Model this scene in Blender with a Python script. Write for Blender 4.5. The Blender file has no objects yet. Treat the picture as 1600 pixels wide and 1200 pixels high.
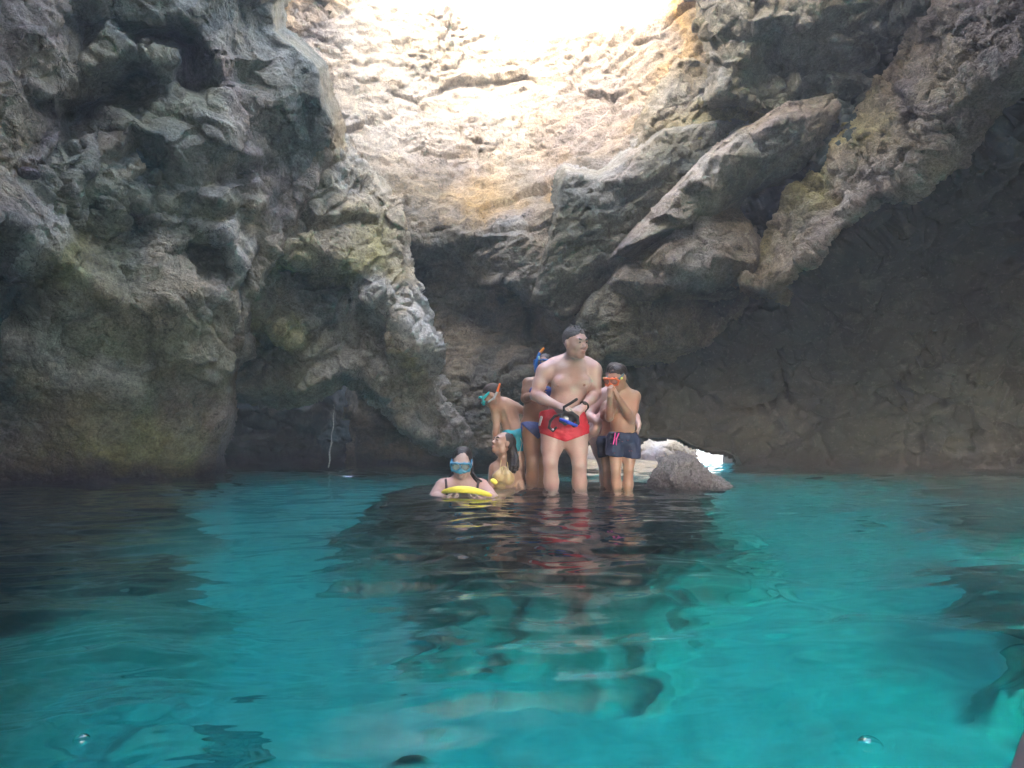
import bpy, math, random
import numpy as np
from mathutils import Vector, Matrix
from mathutils.geometry import delaunay_2d_cdt

S = bpy.context.scene
COL = S.collection
R = math.radians

# ------------------------------------------------------------------ camera, world, sun, exposure
CAM_H = 0.45
F_PX = 1000.0
PITCH = math.atan(80 / 1000)
cam_d = bpy.data.cameras.new("camera")
cam = bpy.data.objects.new("camera", cam_d)
COL.objects.link(cam)
cam.location = (0, 0, CAM_H)
cam.rotation_euler = (R(90) + PITCH, 0, 0)
cam_d.sensor_width = 36
cam_d.lens = 36 * F_PX / 1600
cam_d.clip_start = 0.02
cam_d.clip_end = 500
S.camera = cam

SUN_EL, SUN_AZ = R(27), R(203)      # azimuth clockwise from +y: behind the camera
w = bpy.data.worlds.new("World")
S.world = w
w.use_nodes = True
nt = w.node_tree
bg = nt.nodes["Background"]
sky = nt.nodes.new("ShaderNodeTexSky")
sky.sky_type = 'NISHITA'
sky.sun_disc = False
sky.sun_elevation = SUN_EL
sky.sun_rotation = SUN_AZ
sky.dust_density = 5.0
sky.air_density = 0.8
sky.ozone_density = 0.0
nt.links.new(sky.outputs[0], bg.inputs[0])
bg.inputs[1].default_value = 0.15
sun_d = bpy.data.lights.new("sun", 'SUN')
sun = bpy.data.objects.new("sun", sun_d)
COL.objects.link(sun)
sun_d.energy = 5.0
sun_d.angle = R(0.5)
sun_d.color = (1, 0.97, 0.92)
sdir = Vector((math.sin(SUN_AZ) * math.cos(SUN_EL), math.cos(SUN_AZ) * math.cos(SUN_EL), math.sin(SUN_EL)))
sun.rotation_euler = sdir.to_track_quat('Z', 'Y').to_euler()
S.view_settings.view_transform = 'Standard'
S.view_settings.look = 'None'
S.view_settings.exposure = 4.8
S.view_settings.gamma = 1
cy = S.cycles
cy.use_denoising = True
cy.max_bounces = 10
cy.diffuse_bounces = 5
cy.glossy_bounces = 4
cy.transmission_bounces = 6
cy.transparent_max_bounces = 8
cy.caustics_reflective = False
cy.caustics_refractive = True
cy.sample_clamp_indirect = 6.0


# ------------------------------------------------------------------ helpers
def P(px, py, d):
    """the place in the cave that lies at forward distance d along a sight line of the photograph"""
    u = (600 - py) / F_PX
    y = math.cos(PITCH) - math.sin(PITCH) * u
    z = math.sin(PITCH) + math.cos(PITCH) * u
    t = d / y
    return np.array([(px - 800) / F_PX * t, d, CAM_H + z * t])


def Parr(px, py, d):
    u = (600 - py) / F_PX
    y = math.cos(PITCH) - math.sin(PITCH) * u
    z = math.sin(PITCH) + math.cos(PITCH) * u
    t = d / y
    return np.stack([(px - 800) / F_PX * t, d + 0 * t, CAM_H + z * t], -1)


def tag(o, label=None, cat=None, group=None, kind=None):
    if label: o["label"] = label
    if cat: o["category"] = cat
    if group: o["group"] = group
    if kind: o["kind"] = kind
    return o


def raw_mesh(name, V, Q, mats, smooth=True, cols=None, mat_idx=None, tris=None):
    V = np.ascontiguousarray(V, dtype=np.float32)
    me = bpy.data.meshes.new(name)
    n4 = len(Q)
    n3 = 0 if tris is None else len(tris)
    me.vertices.add(len(V))
    me.vertices.foreach_set("co", V.ravel())
    loops = np.asarray(Q, dtype=np.int32).ravel()
    starts = np.arange(n4, dtype=np.int32) * 4
    if n3:
        loops = np.concatenate([loops, np.asarray(tris, dtype=np.int32).ravel()])
        starts = np.concatenate([starts, n4 * 4 + np.arange(n3, dtype=np.int32) * 3])
    me.loops.add(len(loops))
    me.loops.foreach_set("vertex_index", loops)
    me.polygons.add(n4 + n3)
    me.polygons.foreach_set("loop_start", starts)
    if smooth:
        me.polygons.foreach_set("use_smooth", np.ones(n4 + n3, dtype=bool))
    if mat_idx is not None:
        me.polygons.foreach_set("material_index", np.asarray(mat_idx, dtype=np.int32))
    me.update(calc_edges=True)
    me.validate()
    if cols is not None:
        at = me.color_attributes.new("Col", 'FLOAT_COLOR', 'POINT')
        c4 = np.ones((len(V), 4), dtype=np.float32)
        c4[:, :3] = cols
        at.data.foreach_set("color", c4.ravel())
    for m in (mats if isinstance(mats, (list, tuple)) else [mats]):
        me.materials.append(m)
    return me


def link(name, me, parent=None, origin=None):
    o = bpy.data.objects.new(name, me)
    COL.objects.link(o)
    if parent is not None:
        o.parent = parent
    elif origin is not None:
        o.location = origin
    return o


rng = np.random.default_rng(7)
PERM = rng.permutation(256).astype(np.int32)
GRAD = rng.normal(size=(256, 3)).astype(np.float32)
GRAD /= np.linalg.norm(GRAD, axis=1)[:, None]
RND = rng.random((256, 4)).astype(np.float32)


def perlin(p):
    p = p.astype(np.float32)
    i = np.floor(p).astype(np.int32)
    f = p - i
    u = f * f * f * (f * (f * 6 - 15) + 10)
    out = np.zeros(len(p), np.float32)
    for a in (0, 1):
        hx = PERM[(i[:, 0] + a) & 255]
        wx = u[:, 0] if a else 1 - u[:, 0]
        for b in (0, 1):
            hy = PERM[(hx + i[:, 1] + b) & 255]
            wy = u[:, 1] if b else 1 - u[:, 1]
            for c in (0, 1):
                g = GRAD[PERM[(hy + i[:, 2] + c) & 255]]
                wz = u[:, 2] if c else 1 - u[:, 2]
                out += wx * wy * wz * (g[:, 0] * (f[:, 0] - a) + g[:, 1] * (f[:, 1] - b) + g[:, 2] * (f[:, 2] - c))
    return out * 1.6


_a, _b = .73, 1.13
ROT = (np.array([[math.cos(_a), -math.sin(_a), 0], [math.sin(_a), math.cos(_a), 0], [0, 0, 1]])
       @ np.array([[1, 0, 0], [0, math.cos(_b), -math.sin(_b)], [0, math.sin(_b), math.cos(_b)]])).astype(np.float32)


def fbm(p, octv=4, gain=0.5, mode=''):
    s, a, tot = np.zeros(len(p), np.float32), 1.0, 0.0
    p = np.asarray(p, np.float32)
    for k in range(octv):
        if k: p = p @ ROT * 1.97 + 11.3
        n = perlin(p)
        if mode == 'ridge':
            n = 1 - 2 * np.abs(n)
        elif mode == 'billow':
            n = 2 * np.abs(n) - 0.5
        s += a * n
        tot += a
        a *= gain
    return s / tot


def facets(p, tilt=1.0):
    """piecewise planar relief over random cells; also the distance to the cell borders"""
    p = p.astype(np.float32)
    i = np.floor(p).astype(np.int32)
    best = np.full(len(p), 1e9, np.float32)
    second = np.full(len(p), 1e9, np.float32)
    val = np.zeros(len(p), np.float32)
    for a in (-1, 0, 1):
        for b in (-1, 0, 1):
            for c in (-1, 0, 1):
                h = PERM[(PERM[(PERM[(i[:, 0] + a) & 255] + i[:, 1] + b) & 255] + i[:, 2] + c) & 255]
                r = RND[h]
                q = np.stack([i[:, 0] + a + r[:, 0], i[:, 1] + b + r[:, 1], i[:, 2] + c + r[:, 2]], -1)
                dv = p - q
                dd = (dv * dv).sum(1)
                v = (dv * GRAD[h]).sum(1) * tilt + (r[:, 3] - .5)
                m = dd < best
                second = np.where(m, best, np.minimum(second, dd))
                val = np.where(m, v, val)
                best = np.where(m, dd, best)
    return val, np.sqrt(second) - np.sqrt(best)


def interp(ctrl, X, Y):
    """piecewise linear interpolation of the values of scattered control points over their Delaunay triangles"""
    pts = np.array([c[:2] for c in ctrl], float)
    vals = np.array([c[2:] for c in ctrl], float)
    lo, hi = pts.min(0) - 400, pts.max(0) + 400
    ext, ev = [], []
    for cx in np.linspace(lo[0], hi[0], 4):
        for cyy in np.linspace(lo[1], hi[1], 4):
            if cx in (lo[0], hi[0]) or cyy in (lo[1], hi[1]):
                k = np.argmin(((pts - (cx, cyy)) ** 2).sum(1))
                ext.append((cx, cyy)); ev.append(vals[k])
    pts = np.vstack([pts, ext]); vals = np.vstack([vals, ev])
    vo, _, tr, orig, _, _ = delaunay_2d_cdt([Vector(p) for p in pts], [], [], 0, 1e-4)
    vv = np.array([vals[o[0]] for o in orig])
    vo = np.array([v[:] for v in vo])
    out = np.zeros(X.shape + (vals.shape[1],))
    for t in tr:
        a, b, c = vo[t[0]], vo[t[1]], vo[t[2]]
        x0, x1 = min(a[0], b[0], c[0]) - .01, max(a[0], b[0], c[0]) + .01
        y0, y1 = min(a[1], b[1], c[1]) - .01, max(a[1], b[1], c[1]) + .01
        m = (X >= x0) & (X <= x1) & (Y >= y0) & (Y <= y1)
        if not m.any(): continue
        x, y = X[m], Y[m]
        det = (b[1] - c[1]) * (a[0] - c[0]) + (c[0] - b[0]) * (a[1] - c[1])
        if abs(det) < 1e-9: continue
        l0 = ((b[1] - c[1]) * (x - c[0]) + (c[0] - b[0]) * (y - c[1])) / det
        l1 = ((c[1] - a[1]) * (x - c[0]) + (a[0] - c[0]) * (y - c[1])) / det
        l2 = 1 - l0 - l1
        ins = (l0 >= -1e-6) & (l1 >= -1e-6) & (l2 >= -1e-6)
        idx = np.argwhere(m)[ins]
        out[tuple(idx.T)] = l0[ins][:, None] * vv[t[0]] + l1[ins][:, None] * vv[t[1]] + l2[ins][:, None] * vv[t[2]]
    return out


def poly_sd(poly, X, Y):
    """signed distance to a polygon, positive inside"""
    poly = np.array(poly, float)
    d = np.full(X.shape, 1e9)
    ins = np.zeros(X.shape, bool)
    n = len(poly)
    for i in range(n):
        a, b = poly[i], poly[(i + 1) % n]
        ab = b - a
        t = np.clip(((X - a[0]) * ab[0] + (Y - a[1]) * ab[1]) / (ab @ ab), 0, 1)
        d = np.minimum(d, np.hypot(X - a[0] - t * ab[0], Y - a[1] - t * ab[1]))
        if a[1] != b[1]:
            c = ((a[1] > Y) != (b[1] > Y)) & (X < (b[0] - a[0]) * (Y - a[1]) / (b[1] - a[1]) + a[0])
            ins ^= c
    return np.where(ins, d, -d)


# ------------------------------------------------------------------ materials
MATS = {}


def newmat(name):
    m = bpy.data.materials.new(name)
    m.use_nodes = True
    n = m.node_tree
    return m, n.nodes, n.links, n.nodes["Principled BSDF"]


def simple(name, col, rough=0.5, var=0.15, scale=12, bump=0.0, bscale=60, metal=0, sss=0.0, coat=0.0, spec=0.5, trans=0.0):
    if name in MATS: return MATS[name]
    m, N, L, b = newmat(name)
    tc = N.new("ShaderNodeTexCoord")
    nz = N.new("ShaderNodeTexNoise"); nz.inputs["Scale"].default_value = scale; nz.inputs["Detail"].default_value = 5
    L.new(tc.outputs["Object"], nz.inputs["Vector"])
    mx = N.new("ShaderNodeMix"); mx.data_type = 'RGBA'
    mx.inputs[6].default_value = (*[c * (1 - var) for c in col], 1)
    mx.inputs[7].default_value = (*[min(1, c * (1 + var)) for c in col], 1)
    L.new(nz.outputs[0], mx.inputs[0])
    colout = mx.outputs[2]
    if sss:      # blotchy redness of skin
        n3 = N.new("ShaderNodeTexNoise"); n3.inputs["Scale"].default_value = 5.5; n3.inputs["Detail"].default_value = 6
        L.new(tc.outputs["Object"], n3.inputs["Vector"])
        mr = N.new("ShaderNodeMapRange"); mr.inputs[1].default_value = .42; mr.inputs[2].default_value = .66; mr.inputs[4].default_value = .75
        L.new(n3.outputs[0], mr.inputs[0])
        m3 = N.new("ShaderNodeMix"); m3.data_type = 'RGBA'
        L.new(mr.outputs[0], m3.inputs[0]); L.new(colout, m3.inputs[6]); m3.inputs[7].default_value = (col[0] * .95, col[1] * .74, col[2] * .74, 1)
        colout = m3.outputs[2]
    L.new(colout, b.inputs["Base Color"])
    b.inputs["Roughness"].default_value = rough
    b.inputs["Metallic"].default_value = metal
    b.inputs["Specular IOR Level"].default_value = spec
    b.inputs["Coat Weight"].default_value = coat
    b.inputs["Transmission Weight"].default_value = trans
    if sss:
        b.inputs["Subsurface Weight"].default_value = sss
        b.inputs["Subsurface Radius"].default_value = (0.02, 0.008, 0.005)
        b.inputs["Subsurface Scale"].default_value = 1.0
    if bump:
        n2 = N.new("ShaderNodeTexNoise"); n2.inputs["Scale"].default_value = bscale; n2.inputs["Detail"].default_value = 4
        L.new(tc.outputs["Object"], n2.inputs["Vector"])
        bp = N.new("ShaderNodeBump"); bp.inputs["Strength"].default_value = bump; bp.inputs["Distance"].default_value = 0.01
        L.new(n2.outputs[0], bp.inputs["Height"])
        L.new(bp.outputs[0], b.inputs["Normal"])
    MATS[name] = m
    return m


def rock_mat(name, contrast=1.0, bump=0.6, pits=1.0, stain=(0.30, 0.25, 0.12), stain_amt=0.35, wet=False, cracks=.6):
    m, N, L, b = newmat(name)

    def math_(op, a, c):
        q = N.new("ShaderNodeMath"); q.operation = op
        for i, v in enumerate((a, c)):
            if isinstance(v, (int, float)): q.inputs[i].default_value = v
            else: L.new(v, q.inputs[i])
        return q.outputs[0]

    def ramp(src, lo, hi, a=0.0, z=1.0):
        q = N.new("ShaderNodeMapRange")
        q.inputs[1].default_value = lo; q.inputs[2].default_value = hi
        q.inputs[3].default_value = a; q.inputs[4].default_value = z
        L.new(src, q.inputs[0]); return q.outputs[0]

    def noise(scale, detail=6, rough=.55, vec=None, dist=0.0):
        q = N.new("ShaderNodeTexNoise")
        q.inputs["Scale"].default_value = scale; q.inputs["Detail"].default_value = detail
        q.inputs["Roughness"].default_value = rough; q.inputs["Distortion"].default_value = dist
        L.new(vec or co, q.inputs["Vector"]); return q.outputs[0]

    def mix(fac, a, c, mode='MIX'):
        q = N.new("ShaderNodeMix"); q.data_type = 'RGBA'; q.blend_type = mode
        if isinstance(fac, (int, float)): q.inputs[0].default_value = fac
        else: L.new(fac, q.inputs[0])
        for i, v in ((6, a), (7, c)):
            if isinstance(v, tuple): q.inputs[i].default_value = (*v, 1)
            else: L.new(v, q.inputs[i])
        return q.outputs[2]

    tc = N.new("ShaderNodeTexCoord")
    co = tc.outputs["Object"]
    at = N.new("ShaderNodeVertexColor"); at.layer_name = "Col"
    base = at.outputs[0]
    big = noise(1.3, 8, .6, dist=.6)
    mid = noise(6, 8, .65, dist=.4)
    fine = noise(38, 6, .7)
    grit = noise(120, 3, .7)
    # large mineral patches, stains, then speckle
    c1 = mix(ramp(big, .42, .62, 0, stain_amt), base, stain)
    c1 = mix(ramp(noise(2.3, 7, .6, dist=1.0), .56, .66, 0, .30 * contrast), c1, (0.10, 0.115, 0.105))
    c1 = mix(ramp(noise(3.1, 9, .7), .58, .72, 0, .40 * contrast), c1, (0.42, 0.40, 0.35))
    v1 = ramp(mid, .3, .72, 1 - .38 * contrast, 1 + .32 * contrast)
    v2 = ramp(fine, .3, .72, 1 - .42 * contrast, 1 + .38 * contrast)
    v3 = ramp(grit, .3, .7, .78, 1.22)
    vv = math_('MULTIPLY', math_('MULTIPLY', v1, v2), v3)
    cb = N.new("ShaderNodeCombineColor")
    for i in range(3): L.new(vv, cb.inputs[i])
    c2 = mix(1.0, c1, cb.outputs[0], 'MULTIPLY')
    pn = N.new("ShaderNodeTexVoronoi"); pn.inputs["Scale"].default_value = 15; pn.inputs["Randomness"].default_value = 1
    dv = N.new("ShaderNodeVectorMath"); dv.operation = 'MULTIPLY_ADD'
    dn = N.new("ShaderNodeTexNoise"); dn.inputs["Scale"].default_value = 9; dn.inputs["Detail"].default_value = 6; dn.inputs["Roughness"].default_value = .7
    L.new(co, dn.inputs["Vector"]); L.new(dn.outputs[1], dv.inputs[0]); dv.inputs[1].default_value = (.35, .35, .35); L.new(co, dv.inputs[2])
    L.new(dv.outputs[0], pn.inputs["Vector"])
    speck = noise(17, 8, .75)
    c2 = mix(math_('MULTIPLY', ramp(pn.outputs[0], .30, .12), .42 * contrast), c2, (0.035, 0.034, 0.03))
    c2 = mix(ramp(speck, .55, .64, 0, .30 * contrast), c2, (0.50, 0.47, 0.41))
    c2 = mix(ramp(speck, .46, .37, 0, .45 * contrast), c2, (0.045, 0.045, 0.038))
    # thin dark cracks
    vo = N.new("ShaderNodeTexVoronoi"); vo.feature = 'DISTANCE_TO_EDGE'; vo.inputs["Scale"].default_value = 2.1
    wv = N.new("ShaderNodeVectorMath"); wv.operation = 'ADD'
    nn = N.new("ShaderNodeTexNoise"); nn.inputs["Scale"].default_value = 2.5; nn.inputs["Detail"].default_value = 5
    L.new(co, nn.inputs["Vector"])
    L.new(co, wv.inputs[0]); L.new(nn.outputs[1], wv.inputs[1]); L.new(wv.outputs[0], vo.inputs["Vector"])
    crack = ramp(vo.outputs[0], 0.0, 0.02, 1, 0)
    crack = math_('MULTIPLY', crack, ramp(noise(1.7, 3), .5, .6))
    c3 = mix(math_('MULTIPLY', crack, cracks), c2, (0.02, 0.02, 0.018))
    # tide band: dark purple crust just above the water
    sx = N.new("ShaderNodeSeparateXYZ"); L.new(co, sx.inputs[0])
    zz = math_('ADD', sx.outputs[2], math_('MULTIPLY', mid, -.30))
    c3 = mix(ramp(zz, .10, -.10, 0, .85), c3, (0.34, 0.27, 0.31), 'MULTIPLY')
    L.new(c3, b.inputs["Base Color"])
    b.inputs["Roughness"].default_value = 0.45 if wet else 0.88
    b.inputs["Specular IOR Level"].default_value = 0.5 if wet else 0.25
    h = math_('ADD', math_('MULTIPLY', fine, .55), math_('MULTIPLY', mid, 1.0))
    h = math_('ADD', math_('ADD', h, math_('MULTIPLY', grit, .2)), math_('MULTIPLY', speck, 1.0))
    pit = N.new("ShaderNodeTexVoronoi"); pit.inputs["Scale"].default_value = 24
    L.new(wv.outputs[0], pit.inputs["Vector"])
    h = math_('ADD', h, math_('MULTIPLY', ramp(pit.outputs[0], 0, .5), .16 * pits))
    h = math_('SUBTRACT', h, math_('MULTIPLY', crack, .42 * cracks))
    bp = N.new("ShaderNodeBump"); bp.inputs["Strength"].default_value = bump; bp.inputs["Distance"].default_value = 0.09
    L.new(h, bp.inputs["Height"]); L.new(bp.outputs[0], b.inputs["Normal"])
    return m


ROCK = rock_mat("limestone", 1.0, 0.75)
WHITE = rock_mat("chalky_limestone", .4, .6, .6, stain=(.36, .28, .17), stain_amt=.5)
PALE = rock_mat("pale_limestone", 0.9, 0.9, 1.0, stain=(0.55, 0.42, 0.25), stain_amt=.4)
GNARLY = rock_mat("pitted_limestone", 1.15, 1.0, 1.6, stain=(0.26, 0.20, 0.09), stain_amt=.45)
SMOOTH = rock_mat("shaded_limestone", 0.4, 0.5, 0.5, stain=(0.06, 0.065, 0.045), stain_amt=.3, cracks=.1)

K = dict(
    g=(.25, .245, .215), G=(.195, .20, .145), T=(.29, .25, .18), O=(.52, .34, .13), C=(.66, .585, .475), B=(.145, .16, .145),
    D=(.022, .054, .060), P=(.20, .172, .160), K=(.035, .042, .042), Y=(.28, .26, .12), L=(.42, .41, .38), V=(.11, .09, .10),  # D and K carry the shade of the right wall and recesses
    S=(.38, .33, .285), W=(.29, .22, .13), N=(.15, .15, .14))

# the way out under the rock on the right: its outline on the back wall
ARCH = [(905, 694), (940, 688), (985, 683), (1052, 685), (1076, 696), (1096, 704), (1120, 704), (1140, 712), (1148, 726), (1146, 760), (905, 760)]


def patch(name, ctrl, outline, mat, step=2.0, roundw=14, back=0.35, facet=(.9, .10), ridge=(.45, .05), lump=(.13, .02),
          strata=None, drop=False, hole=None, seed=0.0, warp=7.0, kind="structure", label=None, cat=None, skirt=.6, bright=1.0):
    ctrl = [(a, b_, c, *K[k]) for (a, b_, c, k) in ctrl]
    ol = np.array(outline, float)
    x0, y0 = ol.min(0) - 20
    x1, y1 = ol.max(0) + 20
    if drop: y1 = ol.max(0)[1] - 1
    xs = np.arange(x0, x1 + step, step)
    ys = np.arange(y0, y1 + step * .5, step)
    X, Y = np.meshgrid(xs, ys)
    q = np.stack([X.ravel() / 90 + seed, Y.ravel() / 90, np.full(X.size, seed)], -1)
    wx = fbm(q, 4).reshape(X.shape); wy = fbm(q + 31.7, 4).reshape(X.shape)
    val = interp(ctrl, X + wx * warp * 2, Y + wy * warp * 2)
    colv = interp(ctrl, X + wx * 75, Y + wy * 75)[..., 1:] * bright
    d = val[..., 0]
    sd = poly_sd(outline, X + wx * warp * 1.2, Y + wy * warp * 1.2)
    tt = np.clip(sd / roundw, 0, 1)
    d = d + back * (1 - np.sqrt(np.clip(1 - (1 - tt) ** 2, 0, 1)))
    d = d + np.clip(-sd / 16, 0, 1.0) * skirt
    ok = sd > -15
    if hole is not None:
        ok &= poly_sd(hole, X + wx * 5, Y + wy * 5) < 0
    V = Parr(X, Y, d)

    def normals(V):
        du = np.gradient(V, axis=1); dv = np.gradient(V, axis=0)
        n = np.cross(dv, du)
        n /= np.linalg.norm(n, axis=-1, keepdims=True) + 1e-9
        return n
    sh = V.shape
    n = normals(V)
    f = V.reshape(-1, 3).astype(np.float32) + seed * 3.1
    dist = fbm(f * 1.5, 3)[:, None] * .35
    if strata is not None:
        ang, sq = strata
        ca, sa = math.cos(ang), math.sin(ang)
        a = f[:, 0] * ca + f[:, 2] * sa
        b_ = -f[:, 0] * sa + f[:, 2] * ca
        fs = np.stack([a, f[:, 1], b_ * sq], -1)
    else:
        fs = f
    disp = np.zeros(len(f), np.float32)
    if facet:
        v, e = facets((fs + dist) / facet[0], 1.0)
        v2, e2 = facets((fs + dist) / (facet[0] * .38) + 5, 1.0)
        disp += facet[1] * v - facet[1] * .35 * np.exp(-e * 14) + facet[1] * .42 * v2 - facet[1] * .15 * np.exp(-e2 * 12)
    if ridge:
        disp += ridge[1] * fbm(fs / ridge[0], 5, .55, 'ridge')
    st_ = np.maximum(np.linalg.norm(np.gradient(V, axis=1), axis=-1), np.linalg.norm(np.gradient(V, axis=0), axis=-1))
    att = np.clip(3.0 * (step / F_PX * V[..., 1]) / st_, .04, 1) ** 1.0
    V1 = V + n * (disp.reshape(sh[:2]) * att ** 1.3)[..., None]
    n1 = normals(V1)
    if lump:
        mod = np.clip(.35 + 2.2 * perlin(f * .9 + 9), .06, 1.35)
        l = (fbm((fs + dist * .3) / lump[0], 5, .65, 'billow') + .5 * fbm(fs / (lump[0] * .5) + 7, 3, .6, 'ridge')) * mod
        V1 = V1 + n1 * ((l * lump[1]).reshape(sh[:2]) * att ** 2)[..., None]
    if drop:
        rows = []
        last = V1[-1]
        lastz = last[:, 2]
        cl = colv[-1]
        for k in range(1, 15):
            r = last.copy()
            r[:, 2] = lastz + (-3.2 - lastz) * k / 14
            r[:, 1] += .25 * k / 14
            r += (fbm(r.astype(np.float32) / .5, 3) * .12)[:, None] * np.array([0, -1, 0])
            rows.append(r)
        V1 = np.concatenate([V1, np.array(rows)], 0)
        colv = np.concatenate([colv, np.repeat(cl[None], 14, 0)], 0)
        ok = np.concatenate([ok, np.repeat(ok[-1:], 14, 0)], 0)
    H, W = V1.shape[:2]
    idx = np.arange(H * W).reshape(H, W)
    m = ok[:-1, :-1] & ok[1:, :-1] & ok[:-1, 1:] & ok[1:, 1:]
    Q = np.stack([idx[:-1, :-1][m], idx[1:, :-1][m], idx[1:, 1:][m], idx[:-1, 1:][m]], -1)
    used = np.unique(Q)
    rem = np.zeros(H * W, np.int64); rem[used] = np.arange(len(used))
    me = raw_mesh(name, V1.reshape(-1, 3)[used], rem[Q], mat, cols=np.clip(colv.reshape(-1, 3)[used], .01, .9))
    o = link(name, me)
    tag(o, label, cat, kind=kind)
    return o


# ------------------------------------------------------------------ the cave
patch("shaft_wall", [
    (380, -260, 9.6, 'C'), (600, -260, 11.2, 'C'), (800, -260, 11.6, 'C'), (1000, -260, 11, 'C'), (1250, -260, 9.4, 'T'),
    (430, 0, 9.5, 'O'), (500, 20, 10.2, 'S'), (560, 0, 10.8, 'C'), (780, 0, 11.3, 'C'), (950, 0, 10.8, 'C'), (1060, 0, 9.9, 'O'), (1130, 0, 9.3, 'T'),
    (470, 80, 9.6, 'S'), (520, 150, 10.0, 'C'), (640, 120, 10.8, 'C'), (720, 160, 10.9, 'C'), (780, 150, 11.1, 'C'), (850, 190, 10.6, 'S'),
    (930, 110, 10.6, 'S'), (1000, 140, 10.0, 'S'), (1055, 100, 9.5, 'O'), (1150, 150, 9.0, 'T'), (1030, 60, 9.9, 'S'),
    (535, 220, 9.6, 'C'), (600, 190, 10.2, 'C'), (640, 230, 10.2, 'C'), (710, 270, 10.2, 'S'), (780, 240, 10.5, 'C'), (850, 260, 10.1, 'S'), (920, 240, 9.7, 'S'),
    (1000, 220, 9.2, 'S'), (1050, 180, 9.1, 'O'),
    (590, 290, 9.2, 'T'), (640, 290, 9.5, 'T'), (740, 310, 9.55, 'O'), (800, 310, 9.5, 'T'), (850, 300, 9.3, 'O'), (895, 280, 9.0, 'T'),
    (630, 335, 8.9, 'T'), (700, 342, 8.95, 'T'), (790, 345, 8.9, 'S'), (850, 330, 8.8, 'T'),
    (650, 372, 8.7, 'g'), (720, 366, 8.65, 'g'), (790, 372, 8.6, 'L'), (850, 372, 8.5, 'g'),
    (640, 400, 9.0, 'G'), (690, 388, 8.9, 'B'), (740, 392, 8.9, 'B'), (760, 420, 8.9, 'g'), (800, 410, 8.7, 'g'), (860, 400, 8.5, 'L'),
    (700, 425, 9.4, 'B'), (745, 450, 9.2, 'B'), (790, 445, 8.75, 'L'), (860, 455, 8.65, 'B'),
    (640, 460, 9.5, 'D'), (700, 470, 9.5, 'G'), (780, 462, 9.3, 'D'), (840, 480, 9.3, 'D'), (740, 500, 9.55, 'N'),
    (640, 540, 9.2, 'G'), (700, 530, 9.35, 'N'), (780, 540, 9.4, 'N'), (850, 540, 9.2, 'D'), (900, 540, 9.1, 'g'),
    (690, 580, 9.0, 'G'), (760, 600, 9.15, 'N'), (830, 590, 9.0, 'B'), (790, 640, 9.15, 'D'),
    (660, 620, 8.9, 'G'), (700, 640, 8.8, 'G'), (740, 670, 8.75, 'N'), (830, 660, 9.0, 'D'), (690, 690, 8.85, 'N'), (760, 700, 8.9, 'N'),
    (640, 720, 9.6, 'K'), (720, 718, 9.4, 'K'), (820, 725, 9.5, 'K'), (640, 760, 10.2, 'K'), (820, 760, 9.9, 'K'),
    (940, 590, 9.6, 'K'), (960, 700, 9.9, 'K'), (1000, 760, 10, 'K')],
    [(380, -260), (1250, -260), (1260, 60), (1130, 200), (1010, 300), (960, 560), (960, 760), (560, 760), (560, 300), (430, 180)],
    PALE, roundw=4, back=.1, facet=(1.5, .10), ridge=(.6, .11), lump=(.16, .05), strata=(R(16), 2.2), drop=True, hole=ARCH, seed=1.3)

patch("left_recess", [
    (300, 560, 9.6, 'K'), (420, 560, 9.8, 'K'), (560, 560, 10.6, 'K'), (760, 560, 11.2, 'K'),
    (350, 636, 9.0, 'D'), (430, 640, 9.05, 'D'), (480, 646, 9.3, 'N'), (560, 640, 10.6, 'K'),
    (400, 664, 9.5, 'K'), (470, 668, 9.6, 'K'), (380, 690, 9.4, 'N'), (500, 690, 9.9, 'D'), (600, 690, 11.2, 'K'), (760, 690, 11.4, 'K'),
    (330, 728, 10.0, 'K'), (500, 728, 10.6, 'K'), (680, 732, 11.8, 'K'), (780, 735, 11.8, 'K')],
    [(290, 540), (800, 540), (800, 760), (290, 760)], SMOOTH, roundw=3, back=0, facet=(1.2, .12), lump=(.2, .02), strata=(0, 2), drop=True, seed=4.1)  # shade of the recess put into its near black colours

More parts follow.
